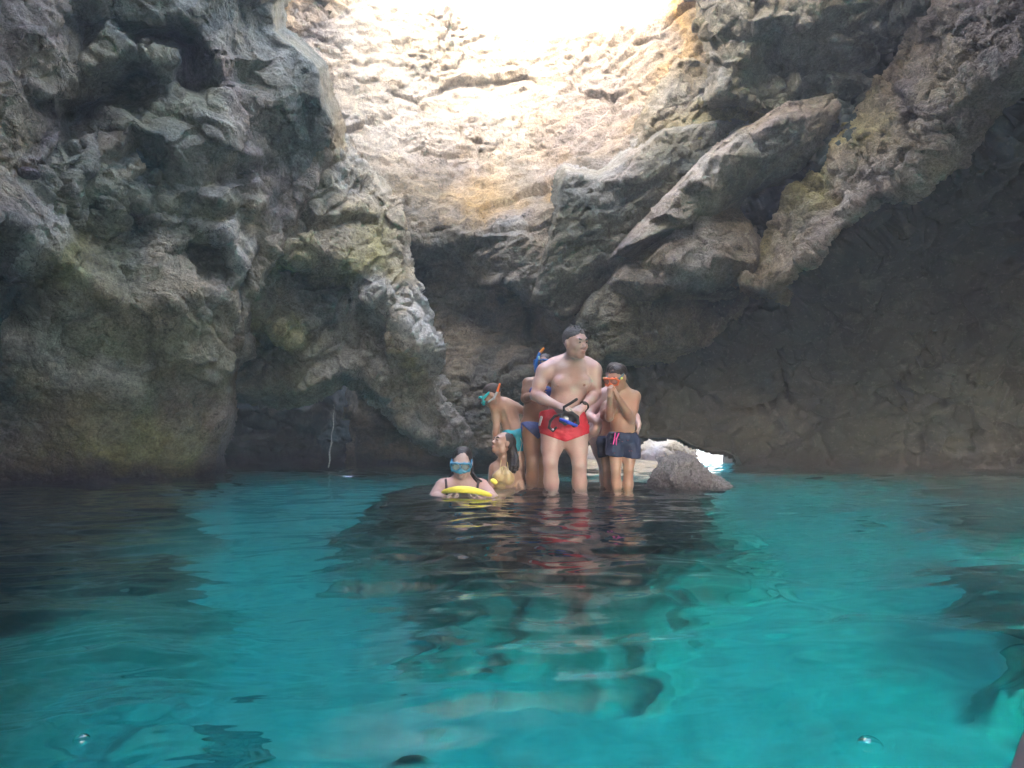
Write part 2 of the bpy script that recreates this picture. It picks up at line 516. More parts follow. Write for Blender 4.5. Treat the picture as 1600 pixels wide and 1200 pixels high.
patch("left_buttress", [
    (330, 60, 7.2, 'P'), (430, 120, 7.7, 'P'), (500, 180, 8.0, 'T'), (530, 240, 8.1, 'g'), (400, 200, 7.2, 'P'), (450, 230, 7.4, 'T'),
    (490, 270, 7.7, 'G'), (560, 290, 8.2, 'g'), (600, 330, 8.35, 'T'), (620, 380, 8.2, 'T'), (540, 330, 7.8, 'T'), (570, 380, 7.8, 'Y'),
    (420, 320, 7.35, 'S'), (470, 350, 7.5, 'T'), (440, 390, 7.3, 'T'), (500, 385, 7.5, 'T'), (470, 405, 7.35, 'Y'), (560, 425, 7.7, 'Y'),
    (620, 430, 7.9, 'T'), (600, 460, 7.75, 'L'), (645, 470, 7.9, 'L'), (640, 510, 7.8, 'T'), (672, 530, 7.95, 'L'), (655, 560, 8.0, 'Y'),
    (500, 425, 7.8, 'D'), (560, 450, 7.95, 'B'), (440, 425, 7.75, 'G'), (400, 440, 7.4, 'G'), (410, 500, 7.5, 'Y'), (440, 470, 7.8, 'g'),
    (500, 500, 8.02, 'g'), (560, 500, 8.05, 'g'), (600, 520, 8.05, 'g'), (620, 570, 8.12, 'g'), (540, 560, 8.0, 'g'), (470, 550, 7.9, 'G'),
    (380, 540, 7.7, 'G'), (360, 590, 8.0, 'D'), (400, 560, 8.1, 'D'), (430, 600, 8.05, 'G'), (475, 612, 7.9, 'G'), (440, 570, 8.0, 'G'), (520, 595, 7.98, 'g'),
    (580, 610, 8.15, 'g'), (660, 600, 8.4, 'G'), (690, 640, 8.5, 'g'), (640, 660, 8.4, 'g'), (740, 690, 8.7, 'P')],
    [(330, 40), (420, 90), (480, 150), (524, 215), (560, 262), (600, 300), (626, 345), (628, 420), (644, 452), (668, 500), (678, 545),
     (672, 590), (700, 630), (748, 690), (735, 704), (690, 694), (645, 668), (600, 628), (565, 600), (536, 588), (510, 602), (487, 619), (440, 622), (345, 612)],
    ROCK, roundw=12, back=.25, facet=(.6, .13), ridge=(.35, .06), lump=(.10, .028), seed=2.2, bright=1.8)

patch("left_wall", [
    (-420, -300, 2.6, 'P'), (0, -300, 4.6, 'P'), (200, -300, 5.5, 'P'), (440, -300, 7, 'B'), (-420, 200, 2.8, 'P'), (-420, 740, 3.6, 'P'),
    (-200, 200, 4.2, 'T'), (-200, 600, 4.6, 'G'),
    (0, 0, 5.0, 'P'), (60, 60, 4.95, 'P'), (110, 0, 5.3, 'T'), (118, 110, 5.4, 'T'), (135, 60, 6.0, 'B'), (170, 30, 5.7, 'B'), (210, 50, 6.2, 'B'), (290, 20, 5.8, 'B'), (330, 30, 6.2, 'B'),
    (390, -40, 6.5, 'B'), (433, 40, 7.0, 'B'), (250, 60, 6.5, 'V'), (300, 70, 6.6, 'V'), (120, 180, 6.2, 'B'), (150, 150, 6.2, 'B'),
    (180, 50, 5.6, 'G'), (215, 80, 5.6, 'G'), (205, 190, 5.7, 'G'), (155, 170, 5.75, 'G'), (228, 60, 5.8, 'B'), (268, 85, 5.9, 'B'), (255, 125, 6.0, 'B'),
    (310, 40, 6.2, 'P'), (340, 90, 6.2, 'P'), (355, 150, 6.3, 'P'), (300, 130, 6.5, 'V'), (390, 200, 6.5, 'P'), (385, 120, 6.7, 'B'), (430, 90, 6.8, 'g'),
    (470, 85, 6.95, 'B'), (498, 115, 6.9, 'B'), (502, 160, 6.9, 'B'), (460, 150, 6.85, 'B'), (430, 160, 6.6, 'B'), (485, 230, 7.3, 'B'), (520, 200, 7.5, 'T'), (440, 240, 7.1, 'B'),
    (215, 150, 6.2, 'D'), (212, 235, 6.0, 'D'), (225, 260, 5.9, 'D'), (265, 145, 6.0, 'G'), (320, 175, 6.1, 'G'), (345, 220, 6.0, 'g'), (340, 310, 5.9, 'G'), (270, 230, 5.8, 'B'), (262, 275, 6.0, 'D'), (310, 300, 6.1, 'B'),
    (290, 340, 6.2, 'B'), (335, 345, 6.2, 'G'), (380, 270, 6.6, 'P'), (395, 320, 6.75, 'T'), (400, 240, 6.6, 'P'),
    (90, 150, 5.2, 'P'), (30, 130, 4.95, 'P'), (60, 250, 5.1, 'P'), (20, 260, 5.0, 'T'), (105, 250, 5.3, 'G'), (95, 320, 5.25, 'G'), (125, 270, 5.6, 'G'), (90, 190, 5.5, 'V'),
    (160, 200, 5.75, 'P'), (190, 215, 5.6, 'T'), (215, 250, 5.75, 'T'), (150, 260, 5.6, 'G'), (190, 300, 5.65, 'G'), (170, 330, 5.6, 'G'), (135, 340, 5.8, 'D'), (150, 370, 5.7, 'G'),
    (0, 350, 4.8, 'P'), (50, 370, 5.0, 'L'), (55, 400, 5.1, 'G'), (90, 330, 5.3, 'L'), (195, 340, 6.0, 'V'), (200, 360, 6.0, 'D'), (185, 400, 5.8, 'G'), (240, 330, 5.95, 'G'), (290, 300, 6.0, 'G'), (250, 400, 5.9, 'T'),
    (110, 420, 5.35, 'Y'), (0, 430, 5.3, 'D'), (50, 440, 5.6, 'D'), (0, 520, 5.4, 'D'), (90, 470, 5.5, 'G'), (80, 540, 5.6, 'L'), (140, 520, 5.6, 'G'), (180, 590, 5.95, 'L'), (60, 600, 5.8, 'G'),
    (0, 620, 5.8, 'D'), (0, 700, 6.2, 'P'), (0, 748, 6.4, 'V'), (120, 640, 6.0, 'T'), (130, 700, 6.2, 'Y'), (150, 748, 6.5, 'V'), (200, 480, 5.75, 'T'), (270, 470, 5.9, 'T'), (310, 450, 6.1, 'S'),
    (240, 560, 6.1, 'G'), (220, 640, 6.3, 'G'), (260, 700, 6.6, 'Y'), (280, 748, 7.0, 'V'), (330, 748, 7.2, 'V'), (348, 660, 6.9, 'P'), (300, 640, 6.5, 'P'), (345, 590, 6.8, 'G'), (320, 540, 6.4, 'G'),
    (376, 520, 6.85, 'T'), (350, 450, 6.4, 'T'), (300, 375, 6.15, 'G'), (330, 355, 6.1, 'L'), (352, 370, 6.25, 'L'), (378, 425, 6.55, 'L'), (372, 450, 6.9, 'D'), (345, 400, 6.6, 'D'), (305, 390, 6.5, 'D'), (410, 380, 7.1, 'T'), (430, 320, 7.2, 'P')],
    [(-420, -300), (440, -300), (434, -60), (436, 50), (470, 80), (498, 110), (508, 160), (524, 195), (521, 240), (500, 270), (470, 330), (430, 400), (392, 470), (380, 540),
     (353, 572), (350, 620), (355, 660), (338, 700), (330, 762), (-420, 762)],
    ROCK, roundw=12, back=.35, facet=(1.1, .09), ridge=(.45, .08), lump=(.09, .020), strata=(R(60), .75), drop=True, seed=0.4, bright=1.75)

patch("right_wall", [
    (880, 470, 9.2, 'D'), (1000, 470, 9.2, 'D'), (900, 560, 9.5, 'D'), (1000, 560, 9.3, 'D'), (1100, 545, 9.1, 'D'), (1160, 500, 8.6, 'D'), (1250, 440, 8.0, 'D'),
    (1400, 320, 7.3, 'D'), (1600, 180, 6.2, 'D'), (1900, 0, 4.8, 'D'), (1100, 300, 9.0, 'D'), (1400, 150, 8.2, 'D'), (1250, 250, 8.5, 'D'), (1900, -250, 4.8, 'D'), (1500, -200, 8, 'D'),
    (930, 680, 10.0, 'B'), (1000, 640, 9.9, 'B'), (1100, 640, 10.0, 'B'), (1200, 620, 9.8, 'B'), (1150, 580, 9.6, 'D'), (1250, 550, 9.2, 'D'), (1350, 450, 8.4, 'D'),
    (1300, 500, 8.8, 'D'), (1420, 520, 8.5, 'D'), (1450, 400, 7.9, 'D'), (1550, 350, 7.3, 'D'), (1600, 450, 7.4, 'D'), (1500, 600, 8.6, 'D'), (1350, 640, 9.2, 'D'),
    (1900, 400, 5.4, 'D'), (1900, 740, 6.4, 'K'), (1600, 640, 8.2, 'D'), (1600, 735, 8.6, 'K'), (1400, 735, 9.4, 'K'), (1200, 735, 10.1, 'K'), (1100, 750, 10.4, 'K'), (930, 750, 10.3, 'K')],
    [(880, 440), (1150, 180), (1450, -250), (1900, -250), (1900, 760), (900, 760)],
    SMOOTH, roundw=3, back=0, facet=(1.4, .34), ridge=(.7, .16), lump=(.2, .05), strata=(R(15), 1.5), drop=True, hole=ARCH, seed=5.5, step=2.2, bright=.55)  # shade under the overhang put into the dark rock colour

patch("upper_right_block", [
    (1090, -220, 7.9, 'g'), (1300, -220, 7.2, 'g'), (1650, -220, 6.2, 'B'), (1094, 30, 8.2, 'T'), (1140, 10, 7.7, 'g'), (1130, 60, 7.9, 'g'), (1175, 30, 7.5, 'g'), (1172, 70, 7.7, 'G'), (1120, 150, 7.7, 'g'), (1150, 155, 7.9, 'G'),
    (1200, 80, 8.1, 'g'), (1250, 20, 7.5, 'g'), (1300, 90, 7.9, 'g'), (1250, 130, 8.1, 'B'), (1330, 160, 8.4, 'D'), (1400, 90, 8.1, 'B'), (1360, 0, 7.5, 'B'), (1500, 0, 7.3, 'D'), (1600, -60, 7, 'D')],
    [(1088, -240), (1090, 30), (1112, 66), (1118, 152), (1160, 158), (1230, 196), (1330, 215), (1420, 150), (1520, 80), (1750, -50), (1750, -240)],
    ROCK, roundw=10, back=.2, facet=(.8, .20), ridge=(.4, .05), lump=(.1, .025), seed=6.6)

patch("ochre_shelf", [
    (1130, 175, 8.5, 'Y'), (1200, 110, 8.9, 'Y'), (1330, 115, 8.9, 'G'), (1330, 190, 8.2, 'Y'), (1240, 165, 8.2, 'Y'), (1150, 225, 8.2, 'Y'), (1060, 200, 8.6, 'T'), (1000, 230, 8.7, 'T'), (1050, 150, 8.7, 'g'), (1110, 130, 8.6, 'g'),
    (1080, 110, 8.9, 'T')],
    [(985, 235), (1040, 150), (1060, 95), (1120, 110), (1190, 120), (1230, 95), (1345, 100), (1345, 200), (1250, 190), (1150, 245), (1050, 270)],
    ROCK, roundw=8, back=.25, facet=(.5, .10), ridge=(.35, .05), lump=(.1, .02), strata=(R(30), 2), seed=7.1)

patch("tilted_slab", [
    (895, 275, 8.25, 'L'), (938, 284, 8.1, 'g'), (980, 255, 8.2, 'S'), (1040, 215, 8.3, 'g'), (1110, 200, 8.3, 'g'), (1180, 190, 8.4, 'B'),
    (885, 300, 8.15, 'B'), (930, 310, 8.05, 'B'), (1000, 275, 8.1, 'B'), (1060, 250, 8.25, 'B'), (1100, 240, 8.35, 'B'),
    (870, 360, 8.2, 'B'), (930, 370, 8.2, 'G'), (1000, 330, 8.3, 'B'), (1050, 300, 8.4, 'D'), (850, 410, 8.3, 'g'), (900, 430, 8.35, 'B'), (960, 400, 8.3, 'g'), (880, 480, 8.6, 'B'), (1000, 420, 8.6, 'D')],
    [(886, 268), (935, 274), (985, 240), (1040, 205), (1110, 188), (1200, 180), (1120, 262), (1060, 320), (1000, 390), (985, 440), (920, 470), (880, 500), (832, 470), (842, 425), (862, 350), (876, 300)],
    ROCK, roundw=7, back=.3, facet=(.8, .07), ridge=(.35, .035), lump=(.1, .018), strata=(R(35), 2.5), seed=8.3)

patch("diagonal_slab", [
    (960, 405, 8.1, 'g'), (1010, 345, 8.0, 'S'), (1060, 300, 7.95, 'S'), (1110, 250, 7.9, 'S'), (1170, 205, 7.9, 'L'), (1230, 175, 7.9, 'S'), (1300, 155, 8.0, 'G'),
    (985, 385, 7.7, 'P'), (1045, 330, 7.6, 'S'), (1090, 285, 7.5, 'L'), (1130, 245, 7.45, 'S'), (1190, 205, 7.5, 'S'), (1250, 190, 7.6, 'P'),
    (1070, 340, 7.8, 'G'), (1110, 300, 7.65, 'B'), (1160, 290, 7.75, 'B'), (1200, 245, 7.65, 'B'), (1260, 210, 7.75, 'P'), (1305, 175, 7.9, 'P'), (1165, 305, 8.0, 'D'), (1240, 268, 8.0, 'B'), (1290, 230, 8.0, 'B')],
    [(950, 412), (985, 362), (1030, 318), (1085, 262), (1150, 205), (1230, 162), (1300, 146), (1311, 172), (1292, 232), (1242, 272), (1172, 302), (1142, 322), (1080, 350), (1020, 372), (975, 402)],
    ROCK, roundw=7, back=.35, facet=(.7, .06), ridge=(.3, .035), lump=(.07, .022), strata=(R(38), 3), seed=9.2, bright=1.15)

patch("hanging_lump", [
    (960, 440, 8.1, 'L'), (985, 405, 8.1, 'S'), (1040, 385, 7.9, 'S'), (1100, 375, 7.8, 'L'), (1160, 365, 7.9, 'T'), (1060, 350, 8.1, 'Y'), (1110, 328, 8.1, 'G'), (1160, 340, 8.2, 'G'), (1100, 350, 7.85, 'Y'),
    (985, 440, 7.75, 'S'), (1050, 405, 7.55, 'L'), (1120, 400, 7.55, 'S'), (1165, 405, 7.7, 'P'), (1040, 440, 7.8, 'D'), (1100, 430, 7.8, 'D'), (1160, 440, 8.0, 'D'), (1010, 465, 7.9, 'D'), (1080, 460, 8.1, 'G')],
    [(952, 448), (968, 412), (1010, 388), (1045, 368), (1070, 340), (1110, 320), (1158, 328), (1174, 352), (1186, 400), (1178, 440), (1130, 462), (1060, 470), (1000, 470), (965, 462)],
    GNARLY, roundw=9, back=.3, facet=(.5, .05), ridge=(.25, .04), lump=(.06, .03), seed=10.4)

patch("rounded_bulge", [
    (880, 540, 8.5, 'D'), (885, 490, 8.4, 'G'), (925, 455, 8.3, 'L'), (960, 450, 8.2, 'g'), (1000, 470, 8.15, 'D'), (1080, 470, 8.3, 'D'), (920, 500, 8.1, 'G'), (980, 500, 8.0, 'G'), (1050, 500, 8.1, 'G'), (1120, 500, 8.4, 'P'),
    (910, 545, 8.2, 'G'), (960, 550, 8.1, 'G'), (1030, 545, 8.2, 'G'), (1090, 535, 8.5, 'G'), (1160, 480, 8.6, 'D')],
    [(890, 562), (896, 505), (916, 468), (952, 442), (1000, 448), (1100, 440), (1175, 445), (1160, 500), (1100, 540), (1050, 552), (1000, 562), (950, 556), (925, 570)],
    GNARLY, roundw=14, back=.45, facet=(.35, .07), ridge=(.3, .04), lump=(.12, .04), seed=11.4)

patch("right_overhang", [
    (1500, -260, 6.5, 'P'), (1800, -260, 4.6, 'P'), (1850, -100, 4.3, 'P'), (1560, -60, 6.3, 'P'), (1640, 40, 5.4, 'P'),
    (1440, 60, 7.6, 'P'), (1380, 130, 7.9, 'P'), (1330, 185, 8.1, 'Y'), (1300, 240, 8.1, 'Y'), (1265, 290, 8.0, 'Y'), (1225, 350, 8.0, 'G'), (1190, 400, 8.0, 'Y'),
    (1450, 90, 7.0, 'T'), (1400, 180, 7.2, 'T'), (1350, 210, 7.4, 'Y'), (1330, 270, 7.4, 'T'), (1290, 320, 7.4, 'S'), (1250, 380, 7.5, 'P'), (1200, 430, 7.6, 'T'), (1165, 440, 7.8, 'T'),
    (1480, 20, 6.7, 'P'), (1520, 60, 6.1, 'P'), (1560, 110, 5.7, 'P'), (1430, 150, 6.7, 'P'), (1422, 170, 6.95, 'V'), (1480, 160, 6.2, 'T'), (1470, 200, 6.2, 'P'), (1400, 240, 6.7, 'T'), (1370, 235, 7.1, 'T'), (1430, 225, 6.4, 'S'), (1450, 260, 6.3, 'S'),
    (1385, 300, 6.8, 'S'), (1330, 335, 7.05, 'L'), (1280, 380, 7.2, 'S'), (1260, 405, 7.3, 'S'), (1215, 445, 7.5, 'T'),
    (1540, 190, 6.0, 'P'), (1600, 135, 5.6, 'P'), (1480, 262, 6.5, 'P'), (1400, 320, 7.0, 'P')],
    [(1500, -260), (1850, -260), (1850, -60), (1700, 60), (1612, 128), (1550, 188), (1490, 258), (1440, 296), (1380, 322), (1330, 350), (1285, 385), (1262, 412), (1235, 440), (1215, 455), (1150, 442), (1178, 404), (1205, 350), (1245, 292), (1290, 236), (1325, 180), (1400, 90), (1450, 10)],
    GNARLY, roundw=10, back=.45, facet=(.55, .14), ridge=(.3, .09), lump=(.10, .06), strata=(R(42), 1.8), seed=12.7, bright=1.3)


# tunnel sides of the way out: the arch outline carried back through the rock
def tunnel():
    pts = np.array(ARCH[:10], float)
    d = [0] + list(np.cumsum(np.hypot(*np.diff(pts, axis=0).T)))
    t = np.linspace(0, d[-1], 160)
    px = np.interp(t, d, pts[:, 0]); py = np.interp(t, d, pts[:, 1])
    rows = []
    for k in range(24):
        dd = 9.55 + k * .07
        base = Parr(px, py - k * .55, np.full(len(px), 9.9))
        base[:, 1] = dd
        base[:, 0] += .01 * k * np.sign(px - 1050)
        nz = fbm(base.astype(np.float32) * 3, 4)
        base[:, 2] += nz * .07 * min(1, k / 3)
        rows.append(base)
    V = np.array(rows); H, W = V.shape[:2]
    idx = np.arange(H * W).reshape(H, W)
    Q = np.stack([idx[:-1, :-1], idx[:-1, 1:], idx[1:, 1:], idx[1:, :-1]], -1).reshape(-1, 4)
    o = link("arch_rock", raw_mesh("arch_rock", V.reshape(-1, 3), Q, SMOOTH, cols=np.tile(K['B'], (H * W, 1))))
    tag(o, kind="structure")


tunnel()

# sunlit pale rock outside, seen through the way out
patch("outer_rock", [
    (860, 560, 20, 'W'), (1200, 560, 21, 'W'), (900, 640, 17, 'W'), (1060, 650, 18, 'W'), (1180, 680, 15, 'W'), (985, 690, 12.8, 'W'), (1060, 693, 13.4, 'W'), (1030, 700, 13.0, 'S'), (1000, 715, 12.4, 'W'), (1060, 712, 13.0, 'W'),
    (1110, 712, 14.0, 'W'), (900, 730, 11.6, 'W'), (1000, 738, 12.0, 'W'), (1100, 738, 13.6, 'W')],
    [(850, 500), (1150, 560), (1070, 640), (1062, 696), (1082, 722), (1090, 750), (850, 750)], WHITE, step=0.8, roundw=2, back=.1, skirt=.05, facet=(.8, .10), ridge=(.4, .05), lump=(.12, .02),
    strata=(R(10), 2), drop=True, seed=13.3)


# roof and walls of the cave beside and behind the camera, open to the sky over the pool
def hull():
    na, nr = 240, 90
    V = np.zeros((nr, na, 3)); ok = np.ones((nr, na), bool)
    A = np.linspace(0, 2 * math.pi, na, endpoint=False)
    cx, cyy = -.4, 5.0
    for j in range(nr):
        s = j / (nr - 1)
        for i, a in enumerate(A):
            ca, sa = math.cos(a), math.sin(a)
            wob = 1 + .10 * math.sin(3 * a + 1) + .07 * math.sin(5 * a + 2)
            hx, hy = (3.5 if ca > 0 else 4.1) * wob * ca, 5.0 * wob * sa          # rim of the opening
            ox, oy = (9.5 if ca > 0 else 7.6) * ca, (8.4 if sa < 0 else 6.5) * sa  # foot of the walls
            if s < .25:                                      # unseen chimney, raised on the sun side to block direct sun
                q = s / .25
                x, y, z = hx * (1.25 - .25 * q), hy * (1.25 - .25 * q), (11.2 + 2.5 * math.cos(a + R(113))) * (1 - q) + 7.6 * q
            elif s < .6:                                     # roof
                q = (s - .25) / .35
                e = math.sin(q * math.pi / 2)
                x, y = hx + (ox - hx) * q, hy + (oy - hy) * q
                z = 7.6 - 1.8 * q ** 3
            else:                                            # walls down to the sea floor
                q = (s - .6) / .4
                x, y, z = ox * (1 + .05 * math.sin(q * 3)), oy * (1 + .05 * math.sin(q * 3)), 5.8 - 9.2 * q
            V[j, i] = (cx + x, cyy + y, z)
    f = V.reshape(-1, 3).astype(np.float32)
    n = fbm(f * .5, 5, .55).reshape(nr, na)
    cen = np.array([cx, cyy, 3.0])
    dirn = V - cen; dirn /= np.linalg.norm(dirn, axis=-1, keepdims=True)
    V = V + dirn * n[..., None] * .6
    # keep the side of the way out free: nothing behind the back wall below the roof
    m = (V[..., 1] > 9.3) & (V[..., 2] < 6.5)
    ok &= ~m
    ok &= ~((V[..., 1] > 8.6) & (V[..., 0] > -3) & (V[..., 0] < 2.8))
    # unseen opening cut behind the camera to let in more light
    ok &= ~((V[..., 1] < -1.0) & (V[..., 2] < 2.0) & (V[..., 0] > .8))
    idx = np.arange(nr * na).reshape(nr, na)
    i2 = np.roll(idx, -1, 1); o2 = np.roll(ok, -1, 1)
    mk = ok[:-1] & ok[1:] & o2[:-1] & o2[1:]
    Q = np.stack([idx[:-1][mk], i2[:-1][mk], i2[1:][mk], idx[1:][mk]], -1)
    o = link("cave_roof", raw_mesh("cave_roof", V.reshape(-1, 3), Q, ROCK, cols=np.tile(K['G'], (nr * na, 1))))
    tag(o, kind="structure")


hull()

# ------------------------------------------------------------------ sea floor
FEET_Z = -0.33


def seabed_z(x, y):
    f = np.stack([x, y, 0 * x], -1).astype(np.float32)
    z = -2.0 + .18 * fbm(f * .5, 3) + np.clip((y - 6) * .02, 0, .3)
    n = fbm(f * .9 + 3, 5, .55)
    # rocky shelf the bathers stand on, falling away towards the camera
    e = np.sqrt(((x - .30) / 1.55) ** 2 + ((y - 5.9) / 1.5) ** 2) + n * .5 + .15 * fbm(f * 4 + 9, 3)
    shelf = np.clip((1.12 - e) / .38, 0, 1)
    e2 = np.sqrt(((x - .30) / 1.4) ** 2 + ((y - 4.5) / 1.15) ** 2) + n * .75 + .25 * fbm(f * 4, 3)
    shelf2 = np.clip((1.0 - e2) / .35, 0, 1)
    # rubble at the foot of the left wall
    lx = -.42 - .39 * y
    left = np.clip((lx - x + n * .9) / .7, 0, 1)
    rx = np.clip((x - (1.15 + .45 * y) + n * 2.4) / .4, 0, 1)
    # scattered low boulders
    b = fbm(f * 1.1 + 40, 3)
    sc = np.clip((b - .40) / .10, 0, 1) * (y < 7)
    sm = shelf * shelf * (3 - 2 * shelf)
    z = z + left * 1.25 + rx * .5 + sc * .16
    z = np.maximum(z, -2 + 1.15 * shelf2)
    z = z * (1 - sm) + sm * (FEET_Z - .02 + .05 * n)
    rock = np.clip(np.maximum.reduce([sm * 1.4, shelf2 * 1.3, left * 1.3, rx * .8, sc * .9]), 0, 1)
    return z, rock


def seabed():
    xs = np.linspace(-9, 9, 520); ys = np.concatenate([np.linspace(-4, 8, 480), np.linspace(8.1, 40, 60)])
    X, Y = np.meshgrid(xs, ys)
    z, rk = seabed_z(X.ravel(), Y.ravel())
    f = np.stack([X.ravel(), Y.ravel(), z], -1).astype(np.float32)
    z = z + rk * .10 * fbm(f * 2.2, 5, .55, 'ridge') + .012 * fbm(f * 3, 2)
    z = np.where((rk > .5) & (z > -.25), -.25, z)
    V = np.stack([X.ravel(), Y.ravel(), z], -1)
    sand = np.array([.42, .49, .46]); dark = np.array([.022, .018, .022])
    c = sand * (1 - rk[:, None]) + dark * rk[:, None]
    H, W = X.shape
    idx = np.arange(H * W).reshape(H, W)
    Q = np.stack([idx[:-1, :-1], idx[:-1, 1:], idx[1:, 1:], idx[1:, :-1]], -1).reshape(-1, 4)
    m, N, L, b = newmat("seabed_sand")
    at = N.new("ShaderNodeVertexColor"); at.layer_name = "Col"
    tc = N.new("ShaderNodeTexCoord")
    nz = N.new("ShaderNodeTexNoise"); nz.inputs["Scale"].default_value = 5; nz.inputs["Detail"].default_value = 7
    L.new(tc.outputs["Object"], nz.inputs["Vector"])
    mr = N.new("ShaderNodeMapRange"); mr.inputs[1].default_value = .3; mr.inputs[2].default_value = .7; mr.inputs[3].default_value = .82; mr.inputs[4].default_value = 1.15
    L.new(nz.outputs[0], mr.inputs[0])
    mx = N.new("ShaderNodeMix"); mx.data_type = 'RGBA'; mx.blend_type = 'MULTIPLY'; mx.inputs[0].default_value = 1
    L.new(at.outputs[0], mx.inputs[6]); L.new(mr.outputs[0], mx.inputs[7])
    L.new(mx.outputs[2], b.inputs["Base Color"]); b.inputs["Roughness"].default_value = .95
    o = link("seabed", raw_mesh("seabed", V, Q, m, cols=c))
    tag(o, kind="structure")


seabed()


# ------------------------------------------------------------------ water
def water():
    ys = np.concatenate([np.linspace(-4, .3, 24)[:-1], .3 * np.exp(np.linspace(0, math.log(12 / .3), 900)), np.linspace(12.2, 60, 60)])
    us = np.linspace(-1, 1, 700)
    Yg = np.repeat(ys[:, None], len(us), 1)
    half = np.where(Yg < 1, 2.0 + 0 * Yg, 0) + np.where(Yg >= 1, 1.0 + Yg, 0)
    half = np.clip(1.2 + 1.0 * np.abs(Yg), 5.2, 40)
    # denser columns in the middle
    Ug = np.repeat(us[None], len(ys), 0)
    X = half * (0.55 * Ug + 0.45 * Ug ** 3)
    f = np.stack([X.ravel(), Yg.ravel(), 0 * X.ravel()], -1).astype(np.float32)
    wa = np.stack([f[:, 0] * .8 + f[:, 1] * .25, f[:, 1] * 1.5 - f[:, 0] * .3, f[:, 2]], -1)
    wr = fbm(f * .7 + 8, 2)[:, None] * .6
    z = .024 * perlin(wa * .9 + wr) + .015 * perlin(wa * 2.1 + wr * 2 + 5) + .010 * perlin(wa * 4.6 + wr * 3 + 11)
    chop = np.clip(.35 + 1.1 * perlin(f * .55 + 21), .1, 1.2)
    z += .0036 * chop * perlin(wa * 10 + 3) + .0012 * chop * perlin(wa * 23 + 3)
    # small rings and wash round the bathers
    r = np.hypot(f[:, 0] - .4, f[:, 1] - 5.3)
    z += .004 * np.exp(-(r / 1.6) ** 2) * fbm(wa * 9, 3)
    V = np.stack([X.ravel(), Yg.ravel(), z], -1)
    H, W = X.shape
    idx = np.arange(H * W).reshape(H, W)
    Q = np.stack([idx[:-1, :-1], idx[:-1, 1:], idx[1:, 1:], idx[1:, :-1]], -1).reshape(-1, 4)
    # side walls and a bottom, so that the water is a closed body
    rim = np.concatenate([idx[0, :], idx[1:, -1], idx[-1, -2::-1], idx[-2:0:-1, 0]])
    low = V[rim].copy(); low[:, 2] = -4.0
    base = len(V)
    V = np.concatenate([V, low])
    k = len(rim)
    ii = np.arange(k)
    Q2 = np.stack([rim[ii], base + ii, base + (ii + 1) % k, rim[(ii + 1) % k]], -1)
    me_tris = []
    V = np.concatenate([V, [[0, 20, -4.0]]]); cidx = len(V) - 1
    me_tris = np.stack([base + (ii + 1) % k, base + ii, np.full(k, cidx)], -1)
    m, N, L, b = newmat("sea_water")
    N.remove(b)
    out = N["Material Output"]
    gl = N.new("ShaderNodeBsdfGlass"); gl.inputs["IOR"].default_value = 1.26; gl.inputs["Roughness"].default_value = 0.0
    gl.inputs["Color"].default_value = (1, 1, 1, 1)
    L.new(gl.outputs[0], out.inputs["Surface"])
    ab = N.new("ShaderNodeVolumeAbsorption")
    ab.inputs["Color"].default_value = (0.12, .905, .918, 1)
    ab.inputs["Density"].default_value = .85
    L.new(ab.outputs[0], out.inputs["Volume"])
    o = link("sea_water", raw_mesh("sea_water", V, np.concatenate([Q, Q2]), m, tris=me_tris))
    tag(o, kind="structure")


water()


# ------------------------------------------------------------------ figures: smooth bodies grown from joints
def V3(*a): return np.array(a, float)


